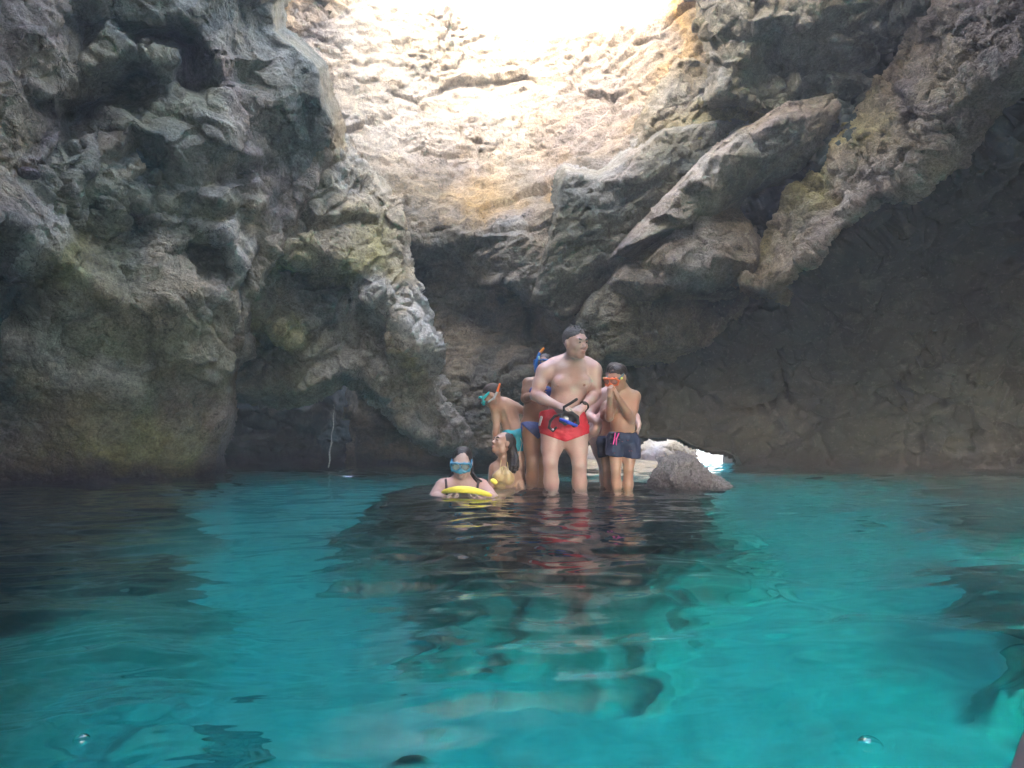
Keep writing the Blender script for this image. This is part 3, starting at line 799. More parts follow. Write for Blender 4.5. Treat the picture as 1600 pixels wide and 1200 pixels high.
class Form:
    """a set of tapering limbs and ellipsoids blended into one continuous surface"""

    def __init__(self):
        self.p = []

    def cap(self, a, b, ra, rb=None, k=.03, sub=False):
        self.p.append(('c', np.asarray(a, float), np.asarray(b, float), ra, ra if rb is None else rb, k, sub)); return self

    def ell(self, c, r, rot=None, k=.03, sub=False):
        r = np.array([r] * 3 if isinstance(r, (int, float)) else r, float)
        self.p.append(('e', np.asarray(c, float), r, rot, None, k, sub)); return self

    def bounds(self):
        lo, hi = np.full(3, 1e9), np.full(3, -1e9)
        for q in self.p:
            if q[6]: continue
            if q[0] == 'c':
                r = max(q[3], q[4])
                lo = np.minimum(lo, np.minimum(q[1], q[2]) - r); hi = np.maximum(hi, np.maximum(q[1], q[2]) + r)
            else:
                r = q[2].max()
                lo = np.minimum(lo, q[1] - r); hi = np.maximum(hi, q[1] + r)
        return lo - .04, hi + .04

    def field(self, res, pad=0.0):
        lo, hi = self.bounds(); lo = lo - pad; hi = hi + pad
        n = np.ceil((hi - lo) / res).astype(int) + 1
        ax = [lo[i] + np.arange(n[i]) * res for i in range(3)]
        D = np.full(n, 0.25, np.float32)
        for q in self.p:
            if q[0] == 'c':
                r = max(q[3], q[4]); a0 = np.minimum(q[1], q[2]) - r; a1 = np.maximum(q[1], q[2]) + r
            else:
                r = q[2].max(); a0 = q[1] - r; a1 = q[1] + r
            m = q[5] + .05
            i0 = np.clip(np.floor((a0 - m - lo) / res).astype(int), 0, n); i1 = np.clip(np.ceil((a1 + m - lo) / res).astype(int) + 1, 0, n)
            if (i1 <= i0).any(): continue
            sl = tuple(slice(i0[j], i1[j]) for j in range(3))
            X, Y, Z = np.meshgrid(*[ax[j][sl[j]] for j in range(3)], indexing='ij')
            Pn = np.stack([X, Y, Z], -1)
            if q[0] == 'c':
                a, b = q[1], q[2]; ba = b - a; L2 = ba @ ba + 1e-12
                t = np.clip(((Pn - a) @ ba) / L2, 0, 1)
                d = np.linalg.norm(Pn - a - t[..., None] * ba, axis=-1) - (q[3] + (q[4] - q[3]) * t)
            else:
                v = Pn - q[1]
                if q[3] is not None: v = v @ q[3]
                k0 = np.linalg.norm(v / q[2], axis=-1); k1 = np.linalg.norm(v / q[2] ** 2, axis=-1) + 1e-9
                d = k0 * (k0 - 1) / k1
            k = q[5]
            old = D[sl]
            if q[6]:
                d = -d
                h = np.clip(k - np.abs(old - d), 0, None) / k
                D[sl] = np.maximum(old, d) + h * h * k / 4
            else:
                h = np.clip(k - np.abs(old - d), 0, None) / k
                D[sl] = np.minimum(old, d) - h * h * k / 4
        return D, ax


def surface_nets(D, ax):
    s = D < 0
    nx, ny, nz = D.shape
    sx, sy, sz = slice(0, -1), slice(0, -1), slice(0, -1)
    cnt = np.zeros((nx - 1, ny - 1, nz - 1), np.float32); acc = np.zeros((nx - 1, ny - 1, nz - 1, 3), np.float32)
    off = [(a, b, c) for a in (0, 1) for b in (0, 1) for c in (0, 1)]
    sh = cnt.shape

    def g(A, o): return A[o[0]:o[0] + sh[0], o[1]:o[1] + sh[1], o[2]:o[2] + sh[2]]
    for a in off:
        for i in range(3):
            if a[i]: continue
            b = list(a); b[i] = 1
            da, db = g(D, a), g(D, b)
            m = (da < 0) != (db < 0)
            t = np.where(m, da / np.where(m, da - db, 1), 0)
            p = np.zeros(sh + (3,), np.float32)
            for j in range(3): p[..., j] = a[j]
            p[..., i] += t
            acc += p * m[..., None]; cnt += m
    act = cnt > 0
    vi = np.full(sh, -1); vi[act] = np.arange(act.sum())
    res = ax[0][1] - ax[0][0]
    ijk = np.argwhere(act)
    V = (ijk + acc[act] / cnt[act][:, None]) * res + np.array([ax[0][0], ax[1][0], ax[2][0]])
    quads = []
    for i in range(3):
        j, k = (i + 1) % 3, (i + 2) % 3
        A = np.moveaxis(s, (i, j, k), (0, 1, 2)); I = np.moveaxis(vi, (i, j, k), (0, 1, 2))
        a, b = A[:-1, 1:-1, 1:-1], A[1:, 1:-1, 1:-1]
        q = np.stack([I[:, :-1, :-1], I[:, 1:, :-1], I[:, 1:, 1:], I[:, :-1, 1:]], -1)
        up = a & ~b; dn = ~a & b
        quads.append(q[up]); quads.append(q[dn][:, ::-1])
    Q = np.concatenate(quads)
    return V, Q[(Q >= 0).all(1)]


def relax(V, Q, it=1, lam=.5):
    for _ in range(it):
        acc = np.zeros_like(V); c = np.zeros(len(V))
        for a, b in ((0, 1), (1, 2), (2, 3), (3, 0)):
            np.add.at(acc, Q[:, a], V[Q[:, b]]); np.add.at(c, Q[:, a], 1)
            np.add.at(acc, Q[:, b], V[Q[:, a]]); np.add.at(c, Q[:, b], 1)
        c[c == 0] = 1
        V = V + lam * (acc / c[:, None] - V)
    return V


def grow(name, form, mat, parent=None, org=None, res=.009, infl=0.0, clip=None, label=None, noise=None, it=1):
    D, ax = form.field(res, infl + .01)
    D = D - infl
    if clip is not None or noise:
        G = np.stack(np.meshgrid(*ax, indexing='ij'), -1)
        if noise:
            amp, sc, st = noise
            near = np.abs(D) < amp * 2 + res * 2
            D[near] += amp * fbm((G[near] * np.array(st) * sc).astype(np.float32), 3)
        if clip is not None: D = np.maximum(D, clip(G).astype(np.float32))
    V, Q = surface_nets(D, ax)
    if len(Q) == 0: return None
    V = relax(V, Q, it)
    if org is not None: V = V - org
    o = link(name, raw_mesh(name, V, Q, mat), parent)
    if label: o["label"] = label
    return o


def root(name, org, label, cat, group=None):
    o = bpy.data.objects.new(name, None)
    COL.objects.link(o)
    o.location = org
    o.empty_display_size = .1
    return tag(o, label, cat, group)


def halfspace(p, n):
    p = np.asarray(p, float); n = np.asarray(n, float); n = n / np.linalg.norm(n)
    return lambda G: (G - p) @ n


def both(*fs): return lambda G: np.maximum.reduce([f(G) for f in fs])


class Head:
    def __init__(self, form, c, yaw=0, pitch=0, roll=0, s=1.0, fem=False):
        f = V3(math.sin(yaw) * math.cos(pitch), -math.cos(yaw) * math.cos(pitch), math.sin(pitch))
        r = np.cross(f, V3(0, 0, 1)); r /= np.linalg.norm(r)
        u = np.cross(r, f)
        r, u = r * math.cos(roll) + u * math.sin(roll), u * math.cos(roll) - r * math.sin(roll)
        self.R = np.stack([r, f, u], 1); self.c = np.asarray(c, float); self.s = s; self.form = form
        E, C = self.ell, self.cap
        E((0, -.012, .032), (.076, .096, .086), k=.03)
        E((0, .020, -.030), (.060, .070, .082), k=.04)
        E((0, .062, -.092), (.026 if fem else .032, .024, .020), k=.03)
        for q in (-1, 1):
            E((q * .050, .000, -.065), (.016, .03, .03), k=.03)          # jaw corner
            E((q * .036, .060, -.022), (.024, .022, .022), k=.025)       # cheek
            E((q * .031, .100, .008), (.019, .014, .012), k=.012, sub=True)
            E((q * .031, .082, .007), (.015, .011, .010), k=.006)        # eyelids
            E((q * .078, -.006, -.002), (.009, .020, .032), k=.008)      # ears
            E((q * .013, .096, -.034), (.008, .010, .007), k=.008)
        C((-.036, .082, .028), (.036, .082, .028), .010 if fem else .013, k=.02)
        C((0, .088, .012), (0, .108, -.026), .009, .0125, k=.012)
        E((0, .107, -.030), (.011, .012, .010), k=.008)
        E((0, .088, -.060), (.022, .012, .006), k=.008)
        E((0, .086, -.071), (.020, .012, .007), k=.008)

    def w(self, p): return self.c + self.R @ (np.asarray(p, float) * self.s)

    def ell(self, p, r, k=.02, sub=False, form=None):
        (form or self.form).ell(self.w(p), np.array(r) * self.s, self.R, k * self.s, sub)

    def cap(self, a, b, ra, rb=None, k=.02, form=None):
        (form or self.form).cap(self.w(a), self.w(b), ra * self.s, (rb if rb is not None else ra) * self.s, k * self.s)

    def face(self, parent, org, lips, brow, brows=True):
        """eyes, brows and lips as parts of the person"""
        for q in (-1, 1):
            f = Form(); self.ell((q * .031, .0875, .007), (.0125, .0085, .0065), form=f)
            e = grow("eye", f, simple("eye_white", (.33, .30, .29), .25), parent, org, .0035 * self.s, it=0)
            f = Form(); self.ell((q * .031 + .001, .0945, .0075), (.0062, .0035, .0062), form=f)
            grow("iris", f, simple("eye_dark", (.03, .022, .018), .2), e, org, .0025 * self.s, it=0)
        f = Form(); self.ell((0, .0925, -.0605), (.021, .009, .0045), form=f, k=.004); self.ell((0, .091, -.0705), (.018, .009, .0055), form=f, k=.002)
        grow("lips", f, lips, parent, org, .003 * self.s, it=0)
        if brows:
            for q in (-1, 1):
                f = Form()
                self.cap((q * .016, .0945, .024), (q * .034, .090, .030), .0040, .0036, form=f); self.cap((q * .034, .090, .030), (q * .048, .079, .026), .0036, .0024, form=f)
                grow("eyebrow", f, brow, parent, org, .003 * self.s, it=0)


def unit(v): v = np.asarray(v, float); return v / (np.linalg.norm(v) + 1e-9)


def hand(form, wrist, d, palm, side, s=1.0, curl=(.5, .6, .7, .8), spread=.12, thumb=.5):
    """palm and five separate fingers; d points along the hand, palm is the direction the palm faces, side points to the thumb"""
    d = unit(d); palm = unit(np.asarray(palm, float) - d * np.dot(palm, d)); side = unit(np.cross(palm, d)) * np.sign(np.dot(np.cross(palm, d), side) or 1)
    wr = np.asarray(wrist, float)
    Rm = np.stack([side, d, palm], 1)
    form.cap(wr, wr + d * .03 * s, .025 * s, .026 * s, k=.02)
    form.ell(wr + d * .052 * s, np.array([.040, .046, .0155]) * s, Rm, k=.02 * s)
    tips = []
    for i in range(4):
        off = (1.5 - i) * .0195 * s
        base = wr + d * (.088 - .004 * abs(i - 1)) * s + side * off
        L = (.040, .045, .041, .032)[i] * s
        dd = unit(d + side * (1.5 - i) * spread)
        c = curl[i]
        r = .0092 * s
        d1 = unit(dd * math.cos(c) + palm * math.sin(c)); a = base; b = a + d1 * L
        d2 = unit(dd * math.cos(c * 2.1) + palm * math.sin(c * 2.1)); cpt = b + d2 * L * .68
        d3 = unit(dd * math.cos(c * 2.8) + palm * math.sin(c * 2.8)); e = cpt + d3 * L * .45
        form.cap(a, b, r, r * .95, k=.006 * s); form.cap(b, cpt, r * .95, r * .88, k=.004 * s); form.cap(cpt, e, r * .86, r * .72, k=.003 * s)
        tips.append(e)
    t0 = wr + d * .022 * s + side * .026 * s; t1 = t0 + unit(side * .75 + d * .7 + palm * .35) * .036 * s
    t2 = t1 + unit(d * .95 + side * (.35 - thumb * .5) + palm * thumb) * .032 * s; t3 = t2 + unit(d + palm * thumb - side * thumb * .3) * .022 * s
    form.cap(t0, t1, .0145 * s, .0115 * s, k=.012 * s); form.cap(t1, t2, .011 * s, .0098 * s, k=.004 * s); form.cap(t2, t3, .0098 * s, .008 * s, k=.003 * s)
    return tips, t3


def foot(form, ankle, d, s=1.0):
    d = unit(d)
    a = np.asarray(ankle, float)
    form.cap(a + V3(0, 0, -.02) * s - d * .03 * s, a + V3(0, 0, -.045) * s + d * .05 * s, .034 * s, .030 * s, k=.03 * s)
    form.cap(a + V3(0, 0, -.045) * s + d * .05 * s, a + V3(0, 0, -.058) * s + d * .14 * s, .036 * s, .022 * s, k=.02 * s)


def leg(form, hip, knee, ankle, rt, rk, rc, ra, fd=(0, -1, 0), s=1.0, calf=.3):
    hip, knee, ankle = map(lambda v: np.asarray(v, float), (hip, knee, ankle))
    mid = hip * .45 + knee * .55
    form.cap(hip, mid, rt, rt * .80, k=.022); form.cap(mid, knee, rt * .80, rk, k=.018)
    form.ell(knee + unit(fd) * rk * .30, (rk * .72, rk * .72, rk * .85), k=.02)
    cm = knee * (1 - calf) + ankle * calf - unit(fd) * rc * .18
    form.cap(knee, cm, rk * .92, rc, k=.016); form.cap(cm, ankle, rc, ra, k=.016)
    foot(form, ankle, fd, s)


def arm(form, sh, el, wr, rs, re, rw):
    sh, el, wr = map(lambda v: np.asarray(v, float), (sh, el, wr))
    m = sh * .5 + el * .5
    form.cap(sh, m, rs, rs * .86, k=.04); form.cap(m, el, rs * .86, re, k=.03)
    fm = el * .7 + wr * .3
    form.cap(el, fm, re, re * 1.02, k=.02); form.cap(fm, wr, re * 1.02, rw, k=.02)


def joints(d0): return lambda px, py, dd=0.0: P(px, py, d0 + dd)


PALESKIN = simple("pale_skin", (.52, .37, .335), .40, .14, 9, .25, 45, sss=.12)
TANSKIN = simple("tanned_skin", (.36, .205, .135), .38, .15, 9, .25, 45, sss=.1)
LIGHTTAN = simple("light_tanned_skin", (.41, .262, .195), .38, .14, 9, .25, 45, sss=.1)
FAIRTAN = simple("fair_tanned_skin", (.52, .36, .27), .38, .14, 9, .25, 45, sss=.1)
LIPS = simple("lips", (.42, .20, .18), .4)
GREYHAIR = simple("grey_hair", (.085, .085, .092), .7, .5, 60, .8, 120)
DARKHAIR = simple("dark_wet_hair", (.014, .010, .010), .35, .5, 40, .9, 90)
BROWNHAIR = simple("short_brown_hair", (.045, .032, .026), .6, .5, 60, .8, 120)


def gear_mask(head, label, frame_mat, lens_mat, strap_mat, kind="diving mask", up=0.0, tilt=0.0, grp="diving masks on the bathers", skirt=None, accents=None, nose=True):
    """a diving mask worn on a head: frame, lens and strap are its parts"""
    org = head.w((0, .11, up))
    rt = root("diving_mask", org, label, kind, grp)
    ct, st = math.cos(tilt), math.sin(tilt)

    def q(p):
        x, y, z = p
        return (x, y * ct - z * st, y * st + z * ct + up)
    # oval frame around two panes with a nose pocket
    ring = [(-.078, .088, .008), (-.066, .112, .040), (-.03, .122, .044), (.03, .122, .044), (.066, .112, .040), (.078, .088, .008), (.066, .108, -.022), (.030, .122, -.028), (.012, .124, -.012), (-.012, .124, -.012), (-.030, .122, -.028), (-.066, .108, -.022)]
    f = Form()
    for i in range(len(ring)):
        head.cap(q(ring[i]), q(ring[(i + 1) % len(ring)]), .0085, form=f, k=.008)
        x, y, z = ring[i]
        head.cap(q(ring[i]), q((x * .93, y - .03, z * .95)), .008, .006, form=f, k=.01)
    head.cap(q((0, .124, .044)), q((0, .126, -.01)), .006, form=f, k=.004)
    if nose: head.ell(q((0, .118, -.030)), (.019, .020, .018), form=f, k=.01)
    fr = grow("frame", f, frame_mat, rt, org, .0055)
    for s_ in (-1, 1):
        f = Form(); head.ell(q((s_ * .034, .116, .010)), (.034, .006, .030), form=f)
        grow("lens", f, lens_mat, fr, org, .005)
    f = Form()
    pts = []
    for i in range(15):
        a = math.pi * (i / 14)
        pts.append((-.082 * math.cos(a), .085 * ct - .10 * 0 - .195 * math.sin(a) * .98 + .0, .008 + .035 * math.sin(a) + up))
    for i in range(14):
        head.cap(pts[i], pts[i + 1], .0075, form=f, k=.004); head.cap(tuple(V3(*pts[i]) + V3(0, 0, .014)), tuple(V3(*pts[i + 1]) + V3(0, 0, .014)), .0075, form=f, k=.004)
    grow("strap", f, strap_mat, rt, org, .006)
    if accents:
        for s_ in (-1, 1):
            f = Form(); head.ell((s_ * .086, .055, .012 + up), (.010, .018, .013), form=f)
            grow("buckle", f, accents, rt, org, .005)
    return rt


def tube(name, pts, r, mat, parent, org, res=.006, k=.004):
    f = Form()
    for i in range(len(pts) - 1):
        ra = r[i] if isinstance(r, (list, tuple)) else r; rb = r[i + 1] if isinstance(r, (list, tuple)) else r
        f.cap(pts[i], pts[i + 1], ra, rb, k=k)
    return grow(name, f, mat, parent, org, res)


def bez(a, b, c, n=10):
    a, b, c = map(lambda v: np.asarray(v, float), (a, b, c))
    return [a * (1 - t) ** 2 + b * 2 * t * (1 - t) + c * t * t for t in np.linspace(0, 1, n)]


GLASS = simple("mask_lens", (.42, .50, .55), .06, .05, spec=.9, trans=.55)


# ---- the man in the middle
def man():
    J = joints(5.36)
    org = J(885, 765, .02); org[2] = FEET_Z
    rt = root("person", org, "grey haired man in red swim trunks standing in the middle of the group, leaning forward", "person", "bathers in the sea cave")
    b = Form(); t = Form()
    for F in (b, t):
        F.ell(J(881, 668, .04), (.168, .125, .11), k=.05)
        F.ell(J(883, 650, .02), (.160, .130, .10), k=.05)
    b.ell(J(887, 628, -.01), (.155, .128, .13), k=.06)
    b.ell(J(892, 600, -.04), (.166, .118, .14), k=.06)
    b.ell(J(893, 580, -.05), (.150, .095, .085), k=.05)
    b.ell(J(876, 598, -.125), (.072, .040, .052), k=.035); b.ell(J(911, 597, -.125), (.066, .040, .052), k=.035)
    b.ell(J(888, 634, -.10), (.10, .06, .08), k=.05)
    b.cap(J(892, 572, -.03), J(897, 552, -.07), .068, .060, k=.05)
    b.cap(J(889, 560, .0), J(866, 568, -.01), .048, .05, k=.05); b.cap(J(897, 560, .0), J(916, 567, -.01), .046, .05, k=.05)
    b.cap(J(889, 566, -.02), J(856, 577, -.03), .050, .060, k=.06); b.cap(J(897, 566, -.02), J(926, 575, -.03), .048, .056, k=.06)
    b.ell(J(853, 581, -.04), (.066, .064, .066), k=.05); b.ell(J(927, 580, -.04), (.062, .062, .066), k=.05)
    arm(b, J(849, 583, -.05), J(837, 618, -.08), J(871, 634, -.25), .062, .046, .031)
    arm(b, J(929, 582, -.05), J(931, 616, -.07), J(911, 636, -.24), .058, .045, .030)
    hand(b, J(872, 634, -.26), J(888, 640, -.33) - J(872, 634, -.26), (.15, .4, -.8), (.2, -.6, .6), 1.0, (.55, .65, .75, .8), thumb=.6)
    hand(b, J(911, 637, -.25), J(898, 644, -.33) - J(911, 637, -.25), (-.2, .4, -.8), (-.2, -.6, .6), 1.0, (.6, .7, .8, .85), thumb=.6)
    for F in (b, t):
        F.cap(J(866, 672, .03), J(862, 700, -.01), .104, .088, k=.06); F.cap(J(898, 672, .03), J(901, 700, -.01), .104, .088, k=.06)
    leg(b, J(863, 674, .03), J(860, 722, -.05), J(863, 806, .06), .100, .062, .064, .045, (-.15, -1, 0), calf=.35)
    leg(b, J(901, 674, .03), J(905, 724, -.05), J(908, 808, .06), .100, .062, .063, .045, (.2, -1, 0), calf=.35)
    h = Head(b, J(899, 537, -.20), R(33), R(-5), R(-4), 1.10)
    body = grow("body", b, PALESKIN, rt, org, .0072)
    h.face(rt, org, LIPS, GREYHAIR)
    # navel and nipples keep to the skin
    for px, py in ((872, 603), (913, 602)):
        f = Form(); f.ell(J(px, py, -.163), (.013, .008, .011)); grow("nipple", f, simple("areola", (.36, .19, .16), .5), rt, org, .004)
    # short grey hair
    f = Form()
    h.ell((0, -.018, .046), (.080, .096, .084), form=f)
    for i in range(26):
        a = random.Random(i).uniform(0, 6.28); rr = random.Random(i + 99).uniform(.2, 1)
        x, y = .068 * rr * math.cos(a), -.01 + .075 * rr * math.sin(a)
        z = .05 + .082 * math.sqrt(max(0.02, 1 - (x / .08) ** 2 - ((y + .018) / .097) ** 2))
        h.cap((x, y, z - .01), (x + random.Random(i + 5).uniform(-.008, .014), y + .012, z + random.Random(i + 7).uniform(.000, .009)), .009, .004, form=f, k=.008)
    p0 = h.w((0, .068, .052)); n0 = h.R @ V3(0, .80, -.60)
    p1 = h.w((0, .012, -.028)); n1 = h.R @ V3(0, .80, -.60)
    grow("hair", f, GREYHAIR, rt, org, .0055, clip=both(halfspace(p0, n0), halfspace(p1, n1)), noise=(.006, 38, (1, 1, 1)), it=0)
    # red trunks: snug waist, slanted leg openings
    c = J(882, 690, 0)
    wt = halfspace(J(882, 639, 0), (-.12, .15, 1))

    def legs(G):
        x = np.abs(G[..., 0] - c[0])
        return (c[2] + .0 + .34 * x + .10 * np.clip(G[..., 1] - c[1], 0, .2)) - G[..., 2]
    t.ell(J(855, 652, .01), (.055, .09, .085), k=.05)
    t.ell(J(883, 686, -.03), (.05, .075, .06), k=.05)
    red = simple("red_nylon", (.62, .022, .045), .55, .12, 18, .5, 40)
    tr = grow("swim_trunks", t, red, rt, org, .0075, infl=.014, clip=both(wt, legs), noise=(.013, 13, (1, 1, 2.0)))
    f = Form(); f.cap(J(846, 652, -.12), J(843, 664, -.10), .012, .010, k=.01); grow("side_stripe", f, simple("white_trim", (.7, .68, .72), .6), tr, org, .005)
    # wrist watch
    wa = J(907, 633, -.238); ax_ = unit(J(911, 637, -.25) - J(931, 616, -.07))
    wc = J(913, 634, -.235)
    f = Form()
    u = unit(np.cross(ax_, V3(0, 0, 1))); v = np.cross(ax_, u)
    for i in range(16):
        a, b2 = 2 * math.pi * i / 16, 2 * math.pi * (i + 1) / 16
        f.cap(wc + (u * math.cos(a) + v * math.sin(a)) * .035, wc + (u * math.cos(b2) + v * math.sin(b2)) * .035, .0075, k=.003)
    f.ell(wc + (V3(0, -.8, .5)) * .036, (.018, .009, .018), k=.004)
    wch = grow("wristwatch", f, simple("black_rubber", (.015, .015, .017), .45), None, None, .005)
    tag(wch, "black wristwatch on the wrist of the man in red trunks", "watch")
    return J


JM = man()


# ---- mask and snorkel in his hands
def held_gear():
    J = JM
    org = J(892, 656, -.34)
    rt = root("diving_mask", org, "black and blue diving mask held by the man in red trunks", "diving mask", "diving masks")
    black = simple("black_silicone", (.02, .021, .026), .6, .2)
    pts = [J(877, 649, -.36), J(884, 645, -.37), J(894, 646, -.37), J(902, 652, -.36), J(903, 661, -.36), J(897, 665, -.37), J(890, 660, -.38), J(883, 662, -.37), J(876, 657, -.37)]
    f = Form()
    for i in range(len(pts)):
        a, b = pts[i], pts[(i + 1) % len(pts)]
        f.cap(a, b, .013, k=.01); f.cap(a, a + V3(0, .05, .01), .012, .009, k=.01)
    f.ell(J(890, 652, -.335), (.062, .035, .045), k=.02)
    fr = grow("frame", f, black, rt, org, .0055)
    f = Form(); f.cap(J(876, 655, -.385), J(888, 660, -.40), .011, .013, k=.01); f.cap(J(888, 660, -.40), J(901, 665, -.385), .013, .011, k=.01)
    grow("rim", f, simple("blue_plastic", (.015, .06, .55), .3), rt, org, .005)
    f = Form(); f.ell(J(884, 654, -.365), (.03, .008, .026)); grow("lens", f, GLASS, rt, org, .005)
    sp = [J(876, 648, -.35), J(867, 650, -.33), J(860, 658, -.31), J(858, 668, -.31), J(864, 673, -.32), J(869, 668, -.33)]
    f = Form()
    for i in range(5):
        f.cap(sp[i], sp[i + 1], .011, k=.006); f.cap(sp[i] + V3(0, .02, 0), sp[i + 1] + V3(0, .02, 0), .011, k=.006)
    st = grow("strap", f, black, rt, org, .0055)
    f = Form(); f.ell(J(864, 671, -.34), (.011, .006, .009)); grow("buckle", f, simple("white_trim", (.7, .68, .72), .6), st, org, .004)
    org2 = J(888, 638, -.36)
    r2 = root("snorkel", org2, "black snorkel tube held up in the hands of the man in red trunks", "snorkel", "snorkels")
    tube("tube", [J(881, 636, -.36), J(890, 631, -.38), J(901, 624, -.39)], [.0115, .0115, .0125], black, r2, org2)
    tube("mouthpiece", bez(J(881, 636, -.36), J(880, 645, -.36), J(890, 645, -.36), 6), .010, black, r2, org2)


held_gear()


def torso(F, pel, chest, neck, rp, rc, rn, k=.06):
    pel, chest, neck = map(lambda v: np.asarray(v, float), (pel, chest, neck))
    F.ell(pel, rp, k=k)
    m = pel * .5 + chest * .5
    F.ell(m, (min(rp[0], rc[0]) * .90, (rp[1] + rc[1]) * .47, np.linalg.norm(chest - pel) * .5), k=k)
    F.ell(chest, rc, k=k)
    F.cap(chest * .3 + neck * .7, neck, rn * 1.15, rn, k=.04)


# ---- boy on the right with the orange mask
def boy_right():
    J = joints(5.28)
    org = J(972, 770); org[2] = FEET_Z
    rt = root("person", org, "boy in navy swim shorts with pink cord holding an orange mask to his face", "person", "bathers in the sea cave")
    b = Form(); t = Form()
    torso(b, J(972, 686, .02), J(976, 632, 0), J(973, 604, -.01), (.105, .085, .085), (.105, .082, .115), .043)
    b.ell(J(972, 662, -.01), (.088, .078, .09), k=.05)
    b.cap(J(974, 612, 0), J(991, 619, 0), .040, .042, k=.04); b.cap(J(972, 612, 0), J(958, 620, -.02), .036, .038, k=.04)
    arm(b, J(992, 620, -.01), J(986, 654, -.08), J(966, 622, -.20), .043, .035, .023)
    arm(b, J(956, 622, -.03), J(952, 652, -.08), J(953, 620, -.22), .038, .032, .022)
    hand(b, J(965, 621, -.21), J(959, 604, -.21) - J(965, 621, -.21), (-.8, .5, .1), (0, 1, .3), .72, (.7, .8, .85, .9))
    hand(b, J(953, 619, -.22), J(952, 603, -.22) - J(953, 619, -.22), (.8, .5, .1), (0, 1, .3), .72, (.7, .8, .85, .9))
    leg(b, J(962, 700, .01), J(962, 732, -.02), J(964, 806, .05), .060, .042, .043, .030, (-.2, -1, 0), .8, .3)
    leg(b, J(984, 700, .01), J(982, 733, -.02), J(980, 808, .05), .060, .042, .043, .030, (-.1, -1, 0), .8, .3)
    h = Head(b, J(965, 590, -.06), R(-48), R(-22), R(4), .88)
    grow("body", b, LIGHTTAN, rt, org, .0072)
    h.face(rt, org, LIPS, DARKHAIR)
    f = Form(); h.ell((0, -.020, .044), (.082, .098, .084), form=f)
    p0 = h.w((0, .070, .050)); n0 = h.R @ V3(0, .78, -.62); p1 = h.w((0, .015, -.015)); n1 = h.R @ V3(0, .75, -.66)
    grow("hair", f, DARKHAIR, rt, org, .006, clip=both(halfspace(p0, n0), halfspace(p1, n1)), noise=(.007, 34, (1, 1, 1)), it=0)
    # loose shorts
    t.ell(J(972, 684, .01), (.118, .095, .085), k=.05)
    t.cap(J(962, 690, .01), J(959, 714, 0), .076, .070, k=.012); t.cap(J(984, 690, .01), J(986, 714, 0), .076, .070, k=.012)
    navy = simple("navy_print", (.014, .026, .075), .7, .35, 25, .5, 40)
    sh = grow("swim_shorts", t, navy, rt, org, .0075, infl=.006, clip=both(halfspace(J(972, 675, 0), (.02, 0, 1)), halfspace(J(972, 713, 0), (-.10, .15, -1))), noise=(.016, 13, (1.2, 1.2, .5)))
    pink = simple("pink_cord", (.75, .06, .38), .5)
    tube("drawstring", [J(961, 677, -.105), J(960, 686, -.112), J(958, 694, -.112)], .0055, pink, sh, org, .0035)
    tube("drawstring", [J(967, 677, -.105), J(963, 686, -.112), J(963, 695, -.112)], .0055, pink, sh, org, .0035)
    rnd = random.Random(4)
    for i in range(9):
        p = J(952 + rnd.random() * 38, 682 + rnd.random() * 28, -.10)
        f = Form(); f.ell(p, (.006, .03, .005)); grow("printed_dot", f, simple("print_pink", (.20, .03, .09), .6), sh, org, .004)
    orange = simple("orange_silicone", (.80, .18, .07), .4, .1)
    gear_mask(h, "orange diving mask with yellow buckles on the boy in navy shorts", orange, simple("rosy_lens", (.55, .32, .28), .08, trans=.3), simple("greyblue_strap", (.10, .17, .20), .5), accents=simple("yellowgreen_plastic", (.55, .65, .08), .4), grp="diving masks", tilt=-.1)


boy_right()


# ---- the child half hidden behind him, in the same shorts
def child_behind():
    J = joints(5.52)
    org = J(950, 765); org[2] = FEET_Z
    rt = root("person", org, "child in dark navy shorts mostly hidden behind the boy with the orange mask", "person", "bathers in the sea cave")
    b = Form(); t = Form()
    torso(b, J(954, 688, 0), J(957, 642, 0), J(963, 618, 0), (.098, .08, .08), (.092, .075, .10), .038)
    arm(b, J(969, 632, 0), J(976, 655, .05), J(975, 675, .05), .036, .03, .02)
    hand(b, J(975, 676, .05), (0, 0, -1), (-1, 0, 0), (0, -1, 0), .65)
    arm(b, J(946, 634, -.01), J(943, 650, -.05), J(952, 636, -.12), .034, .028, .02)
    hand(b, J(952, 635, -.12), (.3, -.2, 1), (1, 0, 0), (0, 1, 0), .65)
    leg(b, J(948, 700), J(949, 736, -.03), J(953, 806, .03), .064, .043, .043, .03, (-.2, -1, 0), .75)
    leg(b, J(963, 700), J(962, 736, -.03), J(966, 806, .03), .064, .043, .043, .03, (-.2, -1, 0), .75)
    h = Head(b, J(966, 601, -.02), R(-20), R(-25), 0, .78)
    grow("body", b, LIGHTTAN, rt, org, .009)
    f = Form(); h.ell((0, -.02, .044), (.081, .097, .083), form=f)
    p0 = h.w((0, .068, .05)); n0 = h.R @ V3(0, .78, -.62); p1 = h.w((0, .015, -.015)); n1 = h.R @ V3(0, .75, -.66)
    grow("hair", f, DARKHAIR, rt, org, .008, clip=both(halfspace(p0, n0), halfspace(p1, n1)), noise=(.006, 34, (1, 1, 1)))
    t.ell(J(954, 690, 0), (.108, .09, .075), k=.05)
    t.cap(J(947, 692), J(948, 711), .074, .07, k=.03); t.cap(J(963, 692), J(964, 711), .074, .07, k=.03)
    grow("swim_shorts", t, simple("navy_print", (.014, .026, .075), .7), rt, org, .009, infl=.005, clip=both(halfspace(J(954, 681), (0, 0, 1)), halfspace(J(954, 711), (.25, 0, -1))), noise=(.008, 15, (1, 1, .6)))


child_behind()


